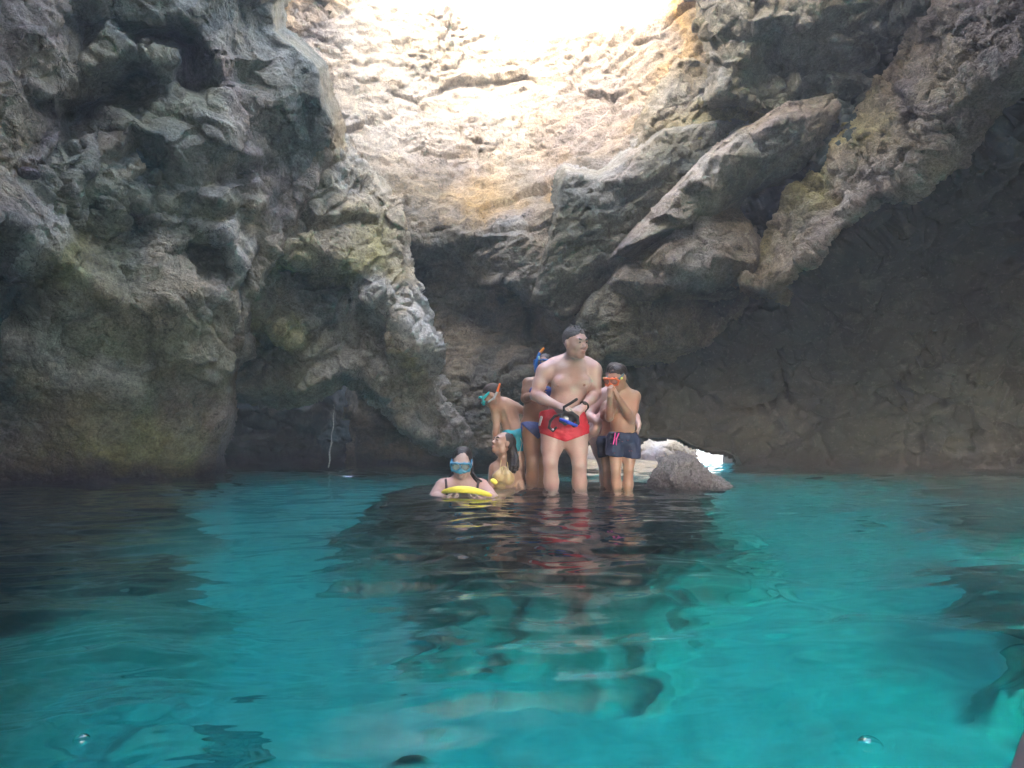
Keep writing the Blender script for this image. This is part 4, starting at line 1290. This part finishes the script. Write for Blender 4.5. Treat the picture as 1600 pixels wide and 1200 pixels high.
# ---- pale adult behind the boy, arms drawn up
def adult_behind():
    J = joints(5.78)
    org = J(955, 755, .05); org[2] = FEET_Z
    rt = root("person", org, "pale adult with drawn up arms behind the man and the boy with the orange mask", "person", "bathers in the sea cave")
    b = Form(); t = Form()
    torso(b, J(940, 668, 0), J(953, 632, .03), J(956, 604, 0), (.125, .11, .10), (.125, .10, .13), .05)
    b.cap(J(956, 612), J(940, 616), .045, .047, k=.05); b.cap(J(957, 612, .03), J(972, 618, .05), .045, .045, k=.05)
    arm(b, J(939, 618, -.02), J(920, 650, -.10), J(934, 660, -.22), .048, .036, .026)
    hand(b, J(934, 660, -.22), (.6, -.2, .4), (.3, 1, 0), (0, 0, 1), .85)
    arm(b, J(948, 634, -.14), J(930, 672, -.20), J(920, 681, -.12), .042, .036, .025)
    hand(b, J(920, 681, -.12), (-.5, .2, -.5), (0, 1, 0), (0, 0, 1), .85)
    arm(b, J(974, 622, .05), J(992, 650, .06), J(998, 662, -.02), .042, .034, .025)
    hand(b, J(998, 663, -.03), (-.1, -.1, -1), (-1, 0, 0), (0, -1, 0), .8, (.25, .3, .35, .4))
    leg(b, J(933, 676), J(946, 726, -.10), J(950, 796, .05), .100, .060, .056, .04, (.2, -1, 0))
    leg(b, J(952, 676, .05), J(958, 728, .02), J(960, 796, .12), .095, .058, .055, .04, (.2, -1, 0))
    h = Head(b, J(960, 586, .02), R(-10), R(-12), 0, .92, True)
    grow("body", b, PALESKIN, rt, org, .009)
    f = Form(); h.ell((0, -.022, .036), (.084, .102, .090), form=f); h.cap((.05, -.06, 0), (.045, -.05, -.10), .04, .03, form=f); h.cap((-.05, -.06, 0), (-.045, -.05, -.10), .04, .03, form=f)
    p0 = h.w((0, .066, .04)); n0 = h.R @ V3(0, .9, -.43)
    grow("hair", f, DARKHAIR, rt, org, .008, clip=halfspace(p0, n0), noise=(.006, 30, (1, 1, .4)))
    t.ell(J(940, 672, 0), (.13, .115, .07), k=.05)
    c = J(942, 676)
    grow("swim_briefs", t, simple("dusky_pink_suit", (.42, .24, .26), .6), rt, org, .009, infl=.006,
         clip=both(halfspace(J(940, 668), (0, 0, 1)), lambda G: (c[2] - .06 + 1.0 * np.abs(G[..., 0] - c[0])) - G[..., 2]))


adult_behind()


# ---- woman behind the man in a blue bikini
def woman_behind():
    J = joints(5.78)
    org = J(838, 755); org[2] = FEET_Z
    rt = root("person", org, "tanned woman in a blue patterned bikini standing behind the man in red trunks", "person", "bathers in the sea cave")
    b = Form(); t = Form()
    torso(b, J(838, 662, .02), J(842, 615, .02), J(849, 590, .02), (.145, .11, .10), (.125, .10, .13), .046)
    b.ell(J(838, 640, .0), (.112, .095, .09), k=.05)
    b.cap(J(849, 596, .02), J(827, 598, .02), .045, .046, k=.05); b.cap(J(850, 596, .02), J(868, 600, .02), .045, .046, k=.05)
    b.ell(J(836, 612, -.08), (.05, .05, .05), k=.03); b.ell(J(855, 612, -.08), (.05, .05, .05), k=.03)
    arm(b, J(824, 599, .01), J(820, 623, -.03), J(834, 616, -.20), .042, .034, .024)
    hand(b, J(834, 616, -.2), (.6, -.3, .2), (.2, 1, 0), (0, 0, 1), .85)
    arm(b, J(868, 602, .01), J(876, 634, .02), J(862, 646, -.04), .042, .034, .024)
    hand(b, J(862, 646, -.04), (-.8, -.3, -.2), (0, 1, 0), (0, 0, 1), .85)
    leg(b, J(831, 674), J(832, 722, -.03), J(829, 796, .05), .096, .058, .058, .04, (-.2, -1, 0))
    leg(b, J(849, 674, .05), J(845, 724, .05), J(841, 796, .12), .094, .057, .057, .04, (.1, -1, 0))
    h = Head(b, J(851, 572, .0), R(-20), R(-4), 0, .93, True)
    grow("body", b, TANSKIN, rt, org, .008)
    f = Form(); h.ell((0, -.022, .036), (.084, .102, .090), form=f); h.ell((0, -.09, -.03), (.06, .04, .08), form=f)
    p0 = h.w((0, .066, .04)); n0 = h.R @ V3(0, .9, -.43)
    grow("hair", f, DARKHAIR, rt, org, .008, clip=halfspace(p0, n0), noise=(.006, 30, (1, 1, .4)))
    t.ell(J(838, 668, .02), (.148, .115, .085), k=.05); t.cap(J(831, 674), J(831, 690), .096, .09, k=.05); t.cap(J(849, 674, .05), J(848, 690, .05), .094, .09, k=.05)
    c = J(840, 690)
    blue = simple("blue_print_fabric", (.05, .09, .30), .6, .6, 45)
    grow("bikini_bottom", t, blue, rt, org, .008, infl=.006,
         clip=both(halfspace(J(838, 659), (.12, .1, 1)), lambda G: (c[2] + .02 + .95 * np.abs(G[..., 0] - c[0])) - G[..., 2]))
    tube("side_tie", [J(816, 660, -.01), J(815, 668, -.03), J(817, 676, -.03)], .010, blue, rt, org)
    f = Form(); f.ell(J(836, 612, -.085), (.054, .052, .05), k=.02); f.ell(J(855, 612, -.085), (.054, .052, .05), k=.02); f.cap(J(825, 614, 0), J(866, 614, 0), .02)
    grow("bikini_top", f, blue, rt, org, .008)
    mb = simple("cobalt_plastic", (.01, .14, .50), .35)
    gear_mask(h, "cobalt blue diving mask with snorkel on the woman behind the man", mb, GLASS, mb, grp="diving masks", up=.012)
    a = J(836, 572, -.12)
    r2 = root("snorkel", a, "blue snorkel with an orange tip beside the man's shoulder", "snorkel", "snorkels")
    tube("tube", bez(J(838, 582, -.13), J(834, 574, -.14), J(843, 552, -.10), 8), .014, mb, r2, a)
    tube("tip", [J(843, 552, -.10), J(849, 545, -.09)], [.013, .013], simple("orange_plastic", (.85, .28, .02), .4), r2, a)
    f = Form(); f.ell(J(842, 559, -.125), (.012, .01, .02)); grow("clip", f, simple("pale_blue_plastic", (.3, .6, .75), .3), r2, a, .005)


woman_behind()


# ---- bending boy on the left, seen from behind
def boy_left():
    J = joints(5.95)
    org = J(803, 745, .02); org[2] = FEET_Z
    rt = root("person", org, "boy in turquoise trunks bending forward with his back turned, left of the group", "person", "bathers in the sea cave")
    b = Form(); t = Form()
    b.ell(J(803, 674, .03), (.095, .085, .085), k=.05)
    b.ell(J(797, 656, .04), (.088, .075, .09), k=.06)
    b.ell(J(789, 638, .02), (.108, .078, .09), k=.06)
    b.cap(J(784, 630, 0), J(775, 623, -.02), .045, .040, k=.04)
    b.cap(J(786, 633, 0), J(775, 638, .0), .040, .042, k=.05); b.cap(J(788, 630, .02), J(805, 636, .06), .040, .040, k=.05)
    b.cap(J(790, 640, -.045), J(799, 668, -.04), .012, .012, k=.02)
    arm(b, J(774, 640, .0), J(776, 668, -.03), J(773, 694, -.02), .040, .031, .022)
    hand(b, J(773, 694, -.02), (0, -.1, -1), (1, 0, 0), (0, -1, 0), .72, (.3, .35, .4, .45))
    arm(b, J(807, 637, .06), J(820, 643, .10), J(830, 648, .05), .036, .03, .021)
    hand(b, J(830, 648, .05), (.8, 0, -.4), (0, 1, 0), (0, 0, 1), .7)
    leg(b, J(797, 688, .02), J(799, 728, -.03), J(806, 792, .05), .07, .046, .045, .032, (.2, -1, 0), .8)
    leg(b, J(811, 688, .03), J(813, 728, -.01), J(815, 792, .06), .07, .046, .045, .032, (.2, -1, 0), .8)
    h = Head(b, J(769, 618, -.03), R(-98), R(-30), R(0), .90)
    grow("body", b, FAIRTAN, rt, org, .008)
    h.face(rt, org, LIPS, BROWNHAIR)
    f = Form(); h.ell((0, -.018, .042), (.080, .098, .083), form=f)
    p0 = h.w((0, .070, .050)); n0 = h.R @ V3(0, .78, -.62); p1 = h.w((0, .015, -.015)); n1 = h.R @ V3(0, .75, -.66)
    grow("hair", f, BROWNHAIR, rt, org, .007, clip=both(halfspace(p0, n0), halfspace(p1, n1)), noise=(.004, 34, (1, 1, 1)), it=0)
    t.ell(J(803, 678, .03), (.100, .092, .075), k=.05); t.cap(J(797, 684, .02), J(798, 702, .01), .078, .074, k=.03); t.cap(J(811, 684, .03), J(812, 702, .02), .078, .076, k=.03)
    cy_ = simple("turquoise_nylon", (.012, .38, .50), .5, .2, 20, .5, 40)
    tr = grow("swim_trunks", t, cy_, rt, org, .008, infl=.006, clip=both(halfspace(J(801, 670), (-.15, 0, 1)), halfspace(J(803, 706), (.1, 0, -1))), noise=(.010, 15, (1, 1, .8)))
    tube("drawstring", [J(813, 684, -.09), J(816, 692, -.10), J(812, 706, -.10), J(809, 716, -.10)], .004, simple("white_cord", (.6, .65, .6), .5), tr, org, .0035)
    mc = simple("cyan_plastic", (.01, .50, .56), .35)
    gear_mask(h, "cyan diving mask on the bending boy in turquoise trunks", mc, GLASS, mc, grp="diving masks")
    a = J(779, 614, -.05)
    r2 = root("snorkel", a, "snorkel with a bright orange tip above the bending boy's head", "snorkel", "snorkels")
    tube("tube", [J(763, 628, -.12), J(772, 622, -.12), J(777, 612, -.09)], [.009, .010, .011], simple("clear_plastic", (.50, .50, .50), .3), r2, a)
    tube("tip", [J(777, 612, -.09), J(781, 600, -.07)], [.013, .010], simple("orange_plastic_bright", (.85, .16, .02), .4), r2, a)


boy_left()


# ---- long-haired woman sitting in the shallows
def woman_sitting():
    J = joints(5.5)
    org = J(795, 762, .1); org[2] = FEET_Z
    rt = root("person", org, "long haired woman in a gold bikini sitting in shallow water and looking up", "person", "bathers in the sea cave")
    b = Form()
    hipz = J(792, 800, .08)
    torso(b, hipz, J(788, 742, 0), J(786, 714, 0), (.15, .12, .10), (.120, .10, .12), .042)
    b.cap(J(787, 723), J(774, 731, -.02), .038, .042, k=.04); b.cap(J(789, 723), J(801, 730, .0), .038, .042, k=.04)
    b.ell(J(779, 745, -.10), (.052, .055, .052), k=.03); b.ell(J(793, 746, -.10), (.052, .055, .052), k=.03)
    arm(b, J(803, 732, .0), J(811, 752, .02), J(817, 772, -.05), .042, .034, .024)
    hand(b, J(817, 773, -.05), (0, -.3, -1), (-1, 0, 0), (0, -1, 0), .85)
    arm(b, J(773, 733, -.02), J(770, 752, -.03), J(764, 774, -.08), .040, .033, .024)
    hand(b, J(764, 774, -.08), (0, -.3, -1), (1, 0, 0), (0, -1, 0), .85)
    leg(b, J(785, 802, 0), J(765, 792, -.30), J(755, 800, -.62), .085, .055, .05, .035, (-.3, -.9, .1), .8)
    leg(b, J(800, 802, 0), J(786, 792, -.34), J(778, 800, -.66), .085, .055, .05, .035, (-.3, -.9, .1), .8)
    h = Head(b, J(786, 694, -.03), R(-62), R(24), R(-4), .90, True)
    grow("body", b, LIGHTTAN, rt, org, .0072)
    h.face(rt, org, simple("rosy_lips", (.38, .13, .13), .4), DARKHAIR)
    f = Form(); h.ell((0, -.026, .034), (.084, .098, .088), form=f)
    p0 = h.w((0, .070, .05)); n0 = h.R @ V3(0, .90, -.44)
    grow("hair_cap", f, DARKHAIR, rt, org, .006, clip=halfspace(p0, n0), noise=(.005, 30, (1, 1, .3)))
    f = Form(); rnd = random.Random(3)
    for i in range(34):
        a = J(786 + rnd.random() * 13, 681 + rnd.random() * 14, .02 + rnd.random() * .09 - .05)
        e = J(790 + i * .62 + rnd.uniform(-2, 2), 728 + rnd.random() * 12, .03 - .15 * rnd.random())
        m = J(800 + rnd.random() * 11, 698 + rnd.random() * 10, 0.04 - rnd.random() * .12)
        q = bez(a, m, e, 6)
        for j in range(5): f.cap(q[j], q[j + 1], .027 - .003 * j, .027 - .003 * (j + 1), k=.010)
    hr = grow("hair", f, DARKHAIR, rt, org, .006, noise=(.003, 40, (1, 1, .3)), it=0)
    f = Form(); f.ell(J(779, 746, -.108), (.055, .055, .054), k=.02); f.ell(J(794, 748, -.108), (.055, .055, .056), k=.02)
    f.cap(J(777, 757, -.08), J(801, 757, -.02), .03, k=.02)
    f.cap(J(779, 742, -.13), J(784, 728, -.085), .034, .014, k=.02); f.cap(J(794, 742, -.13), J(791, 728, -.08), .034, .014, k=.02)
    gold = simple("gold_fabric", (.55, .40, .20), .45, .25, 30, .5, 40, metal=.2)
    grow("bikini_top", f, gold, rt, org, .007, clip=lambda G: G[..., 2] - (J(786, 741)[2] - .9 * np.abs(G[..., 0] - J(787, 741)[0]) + .085))
    for a_, b_ in ((J(780, 742, -.155), J(783, 719, -.05)), (J(795, 742, -.155), J(792, 719, -.05))):
        tube("strap", bez(a_, (a_ + b_) / 2 + V3(0, -.025, 0), b_, 6), .006, gold, rt, org, .004)


woman_sitting()


# ---- woman in the water with the blue mask
def woman_swimming():
    J = joints(4.95)
    org = J(722, 775, .1); org[2] = FEET_Z - .6
    rt = root("person", org, "woman with blue mask and dark straps leaning on a yellow float in the water", "person", "bathers in the sea cave")
    b = Form()
    torso(b, J(722, 850, .55), J(722, 778, .10), J(722, 742, .0), (.15, .12, .12), (.155, .11, .12), .05)
    b.ell(J(722, 762, .0), (.14, .08, .06), k=.05)
    b.cap(J(720, 751, .01), J(694, 759, 0), .040, .052, k=.05); b.cap(J(724, 751, .01), J(750, 759, 0), .040, .052, k=.05)
    arm(b, J(691, 762, 0), J(679, 778, -.06), J(697, 780, -.26), .056, .042, .028)
    arm(b, J(753, 762, 0), J(769, 778, -.06), J(752, 780, -.26), .056, .042, .028)
    hand(b, J(697, 780, -.26), (.8, -.4, .1), (0, .2, 1), (0, -1, 0), .85)
    hand(b, J(752, 780, -.26), (-.8, -.4, .1), (0, .2, 1), (0, -1, 0), .85)
    leg(b, J(712, 860, .6), J(712, 890, 1.0), J(712, 880, 1.35), .09, .055, .05, .035, (0, .6, -.8), .8)
    leg(b, J(732, 860, .6), J(734, 890, 1.0), J(734, 880, 1.35), .09, .055, .05, .035, (0, .6, -.8), .8)
    h = Head(b, J(722, 723, -.06), R(-2), R(-20), R(2), .95, True)
    grow("body", b, PALESKIN, rt, org, .0078)
    h.face(rt, org, LIPS, DARKHAIR)
    f = Form(); h.ell((0, -.024, .034), (.086, .102, .092), form=f)
    h.cap((.066, -.02, .0), (.070, -.01, -.09), .024, .018, form=f); h.cap((-.066, -.02, .0), (-.070, -.01, -.09), .024, .018, form=f)
    p0 = h.w((0, .060, .056)); n0 = h.R @ V3(0, .85, -.5)
    w0 = h.w((0, 0, 0))
    grow("hair", f, DARKHAIR, rt, org, .006, clip=halfspace(h.w((0, .060, .052)), h.R @ V3(0, .92, -.40)), noise=(.005, 26, (1, 1, .35)))
    for a_, m_, e_ in ((J(738, 738, -.02), J(742, 746, -.06), J(752, 752, -.05)), (J(736, 740, -.0), J(744, 752, -.05), J(748, 754, -.06)), (J(706, 738, 0), J(703, 745, 0), J(701, 750, .03))):
        tube("loose_strand", bez(a_, m_, e_, 6), .010, DARKHAIR, rt, org, .005)
    brown = simple("dark_brown_strap", (.055, .030, .028), .6)
    for q in (-1, 1):
        x = 722 + q * 25.5
        tube("shoulder_strap", [J(x, 749.0, .03), J(x, 750, -.05), J(x - q * 1, 759, -.088), J(x - q * 2, 772, -.105)], .0095, brown, rt, org, .005)
    mb = simple("light_blue_plastic", (.05, .24, .42), .35)
    gear_mask(h, "light blue diving mask on the woman in the water with the yellow float", mb, GLASS, mb, grp="diving masks")
    # the float
    a = J(725, 772, -.32)
    yl = simple("yellow_foam", (.88, .74, .10), .55, .08, 20, .3, 60)
    f = Form()
    q = bez(J(691, 769, -.26), J(722, 758, -.42), J(767, 774, -.24), 18)
    for i in range(17):
        ww = .012 + .012 * math.sin(math.pi * i / 17)
        f.cap(q[i], q[i + 1], ww * .8, ww * .8, k=.02); f.cap(q[i] + V3(0, .05, -.004), q[i + 1] + V3(0, .05, -.004), ww * .7, ww * .7, k=.02)
    fl = grow("swim_float", f, yl, None, None, .007)
    tag(fl, "curved bright yellow foam float under the arms of the woman with blue mask", "float")
    f = Form(); f.ell(J(770, 751, .12), (.022, .02, .018)); f.ell(J(774, 754, .12), (.018, .018, .016), k=.02)
    fl = grow("swim_float", f, yl, None, None, .006)
    tag(fl, "small yellow rounded float between the two women in the water", "float")


woman_swimming()


# ------------------------------------------------------------------ boulder, rope, stones, bubbles
def ball(name, c, r, mat, col, n=90, amp=(.12, .06, .02), sc=(1.6, 5, 18), seed=0.0, cut=None, facet=.06):
    th = np.linspace(0.001, math.pi - .001, n); ph = np.linspace(0, 2 * math.pi, 2 * n, endpoint=False)
    T, Ph = np.meshgrid(th, ph, indexing='ij')
    U = np.stack([np.sin(T) * np.cos(Ph), np.sin(T) * np.sin(Ph), np.cos(T)], -1)
    f = (U.reshape(-1, 3)).astype(np.float32) + seed
    m = 1 + amp[0] * fbm(f * sc[0], 3) + amp[1] * fbm(f * sc[1], 4, .55, 'ridge') + amp[2] * fbm(f * sc[2], 3, .6, 'billow')
    if facet: m += facet * facets(f * 2.0 + fbm(f * 3, 2)[:, None] * .2)[0]
    V = U * np.array(r) * m.reshape(T.shape)[..., None] + np.asarray(c)
    H, W = T.shape
    idx = np.arange(H * W).reshape(H, W); i2 = np.roll(idx, -1, 1)
    Q = np.stack([idx[:-1], idx[1:], i2[1:], i2[:-1]], -1).reshape(-1, 4)
    cen = np.asarray(c, float)
    return link(name, raw_mesh(name, V.reshape(-1, 3) - cen, Q, mat, cols=np.tile(col, (H * W, 1))), origin=cen)


GREYROCK = rock_mat("grey_boulder", 1.1, 1.0, 1.6, stain=(.20, .18, .18), stain_amt=.3)
o = ball("boulder", P(1062, 772, 5.75), (.27, .30, .33), GREYROCK, (.42, .40, .41), 150, (.10, .12, .06), seed=3.7, facet=.14)
tag(o, "rough grey boulder standing in the water right of the boy in navy shorts", "rock")
o = ball("boulder", P(1102, 780, 5.85), (.22, .25, .20), GREYROCK, (.45, .43, .44), 90, (.2, .14, .06), seed=5.2, facet=.14)
tag(o, "low grey rock at the right foot of the big boulder in the water", "rock")
o = ball("stone", P(45, 271, 4.98), (.075, .07, .045), ROCK, (.42, .42, .42), 40, (.1, .05, .02), seed=8.2)
tag(o, "smooth pale grey stone lodged in the upper left cave wall", "rock")
st = simple("dark_wet_stone", (.20, .25, .25), .7, .4, 30)
for i, (px, py, zz, r, lab) in enumerate([(223, 975, -1.75, .07, "small dark stone lying alone on the turquoise sea floor at left"),
                                          (125, 1085, -1.93, .13, "flat dark purple rock under water near the lower left corner"),
                                          (325, 1130, -1.96, .13, "roundish grey brown rock under water at the bottom left of centre")]):
    p0 = P(px, py, 1.0); dvec = p0 - V3(0, 0, CAM_H); dvec /= dvec[1]
    tt = (0 - CAM_H) / dvec[2]; hit = V3(0, 0, CAM_H) + dvec * tt
    inc = dvec / np.linalg.norm(dvec); cosi = -inc[2]; eta = 1 / 1.33
    k = 1 - eta * eta * (1 - cosi * cosi)
    tr = eta * inc + (eta * cosi - math.sqrt(k)) * V3(0, 0, 1)
    pos = hit + tr * (zz / tr[2])
    o = ball("rock", pos, (r, r * .8, r * .35), st, (.05, .04, .045), 60, (.35, .15, .05), seed=20.0 + i * 3)
    tag(o, lab, "rock")


def rope():
    a = P(521, 632, 8.3); b = P(515, 731, 8.2)
    n = 160
    f = Form(); pts = []
    for i in range(n):
        t = i / (n - 1)
        p = a * (1 - t) + b * t + V3(.012 * math.sin(t * 5) + .006 * math.sin(t * 23), .01 * math.sin(t * 9), 0)
        pts.append(p)
    V = []; Q = []
    m = 8
    for i, p in enumerate(pts):
        for j in range(m):
            an = 2 * math.pi * j / m + i * .25
            rr = .0055 + .003 * math.cos(2 * an - i * .9)
            if i > n * .62: rr *= 1.5
            if i == int(n * .60) or i == int(n * .61): rr *= 3
            V.append(p + V3(rr * math.cos(an), rr * math.sin(an), 0))
    for i in range(n - 1):
        for j in range(m):
            Q.append((i * m + j, i * m + (j + 1) % m, (i + 1) * m + (j + 1) % m, (i + 1) * m + j))
    o = link("rope", raw_mesh("rope", np.array(V) - b, np.array(Q), simple("weathered_rope", (.33, .34, .32), .8, .3, 40)), origin=b)
    tag(o, "thin pale knotted rope hanging over the water in the left recess", "rope")


rope()


def bubble(px, py, r, label):
    p0 = P(px, py, 1.0); dvec = p0 - V3(0, 0, CAM_H); tt = (0 - CAM_H) / dvec[2]; hit = V3(0, 0, CAM_H) + dvec * tt
    n = 24
    V = []; Q = []
    for i in range(n // 2 + 1):
        th = math.pi / 2 * i / (n // 2)
        for j in range(n):
            ph = 2 * math.pi * j / n
            V.append((r * math.cos(th) * math.cos(ph), r * math.cos(th) * math.sin(ph), r * math.sin(th) * .8))
    for i in range(n // 2):
        for j in range(n):
            Q.append((i * n + j, i * n + (j + 1) % n, (i + 1) * n + (j + 1) % n, (i + 1) * n + j))
    m, N, L, b = newmat("bubble_film") if "bubble_film" not in MATS else (MATS["bubble_film"], None, None, None)
    if N is not None:
        N.remove(b)
        fr = N.new("ShaderNodeFresnel"); fr.inputs[0].default_value = 1.7
        tr = N.new("ShaderNodeBsdfTransparent"); gl = N.new("ShaderNodeBsdfGlossy"); gl.inputs["Roughness"].default_value = .02
        mx = N.new("ShaderNodeMixShader"); L.new(fr.outputs[0], mx.inputs[0]); L.new(tr.outputs[0], mx.inputs[1]); L.new(gl.outputs[0], mx.inputs[2])
        L.new(mx.outputs[0], N["Material Output"].inputs["Surface"])
        MATS["bubble_film"] = m
    hit[2] = .004
    o = link("air_bubble", raw_mesh("air_bubble", np.array(V), np.array(Q), m), origin=hit)
    tag(o, label, "bubble", "air bubbles floating on the water")


bubble(1360, 1172, .018, "clear round air bubble on the turquoise water at the bottom right")
bubble(127, 1161, .011, "small glinting air bubble on the water at the bottom left")


# ------------------------------------------------------------------ haze volume added to lift the shadows to a milky veil
def haze():
    lo, hi = V3(-45, -12, -5.2), V3(45, 64, 15.5)
    V = [(x, y, z) for x in (lo[0], hi[0]) for y in (lo[1], hi[1]) for z in (lo[2], hi[2])]
    Q = [(0, 1, 3, 2), (4, 6, 7, 5), (0, 4, 5, 1), (2, 3, 7, 6), (0, 2, 6, 4), (1, 5, 7, 3)]
    m, N, L, b = newmat("haze_veil")
    N.remove(b)
    pv = N.new("ShaderNodeVolumePrincipled")
    pv.inputs["Color"].default_value = (.93, .95, 1, 1)
    pv.inputs["Density"].default_value = HAZE
    L.new(pv.outputs[0], N["Material Output"].inputs["Volume"])
    o = link("haze", raw_mesh("haze", np.array(V), np.array(Q), m, smooth=False))
    tag(o, kind="stuff")


HAZE = 0.010
haze()


def corner_tube():  # rounded tube standing for an unidentified edge close to the camera
    a, b = V3(1.135, 1.18, -.01), V3(.48, .50, -.01)
    n, m = 60, 32
    V = []; Q = []
    ax = unit(b - a); side = unit(np.cross(ax, V3(0, 0, 1))); up = np.cross(side, ax)
    for i in range(n):
        t = i / (n - 1)
        c = a + (b - a) * t + side * .04 * math.sin(t * 3)
        rr = .10 * math.sqrt(max(0.0004, 1 - max(0, (.2 - t) / .2) ** 2)) * math.sqrt(max(0.0004, 1 - max(0, (t - .8) / .2) ** 2))
        for j in range(m):
            q = 2 * math.pi * j / m
            V.append(c + (side * math.cos(q) + up * math.sin(q)) * rr)
    for i in range(n - 1):
        for j in range(m):
            Q.append((i * m + j, i * m + (j + 1) % m, (i + 1) * m + (j + 1) % m, (i + 1) * m + j))
    o = link("corner_tube", raw_mesh("corner_tube", np.array(V) - a, np.array(Q), simple("mauve_rubber", (.13, .09, .10), .6, .1, 6)), origin=a)
    tag(o, "smooth mauve grey rounded edge at the bottom right corner", "float tube")


corner_tube()
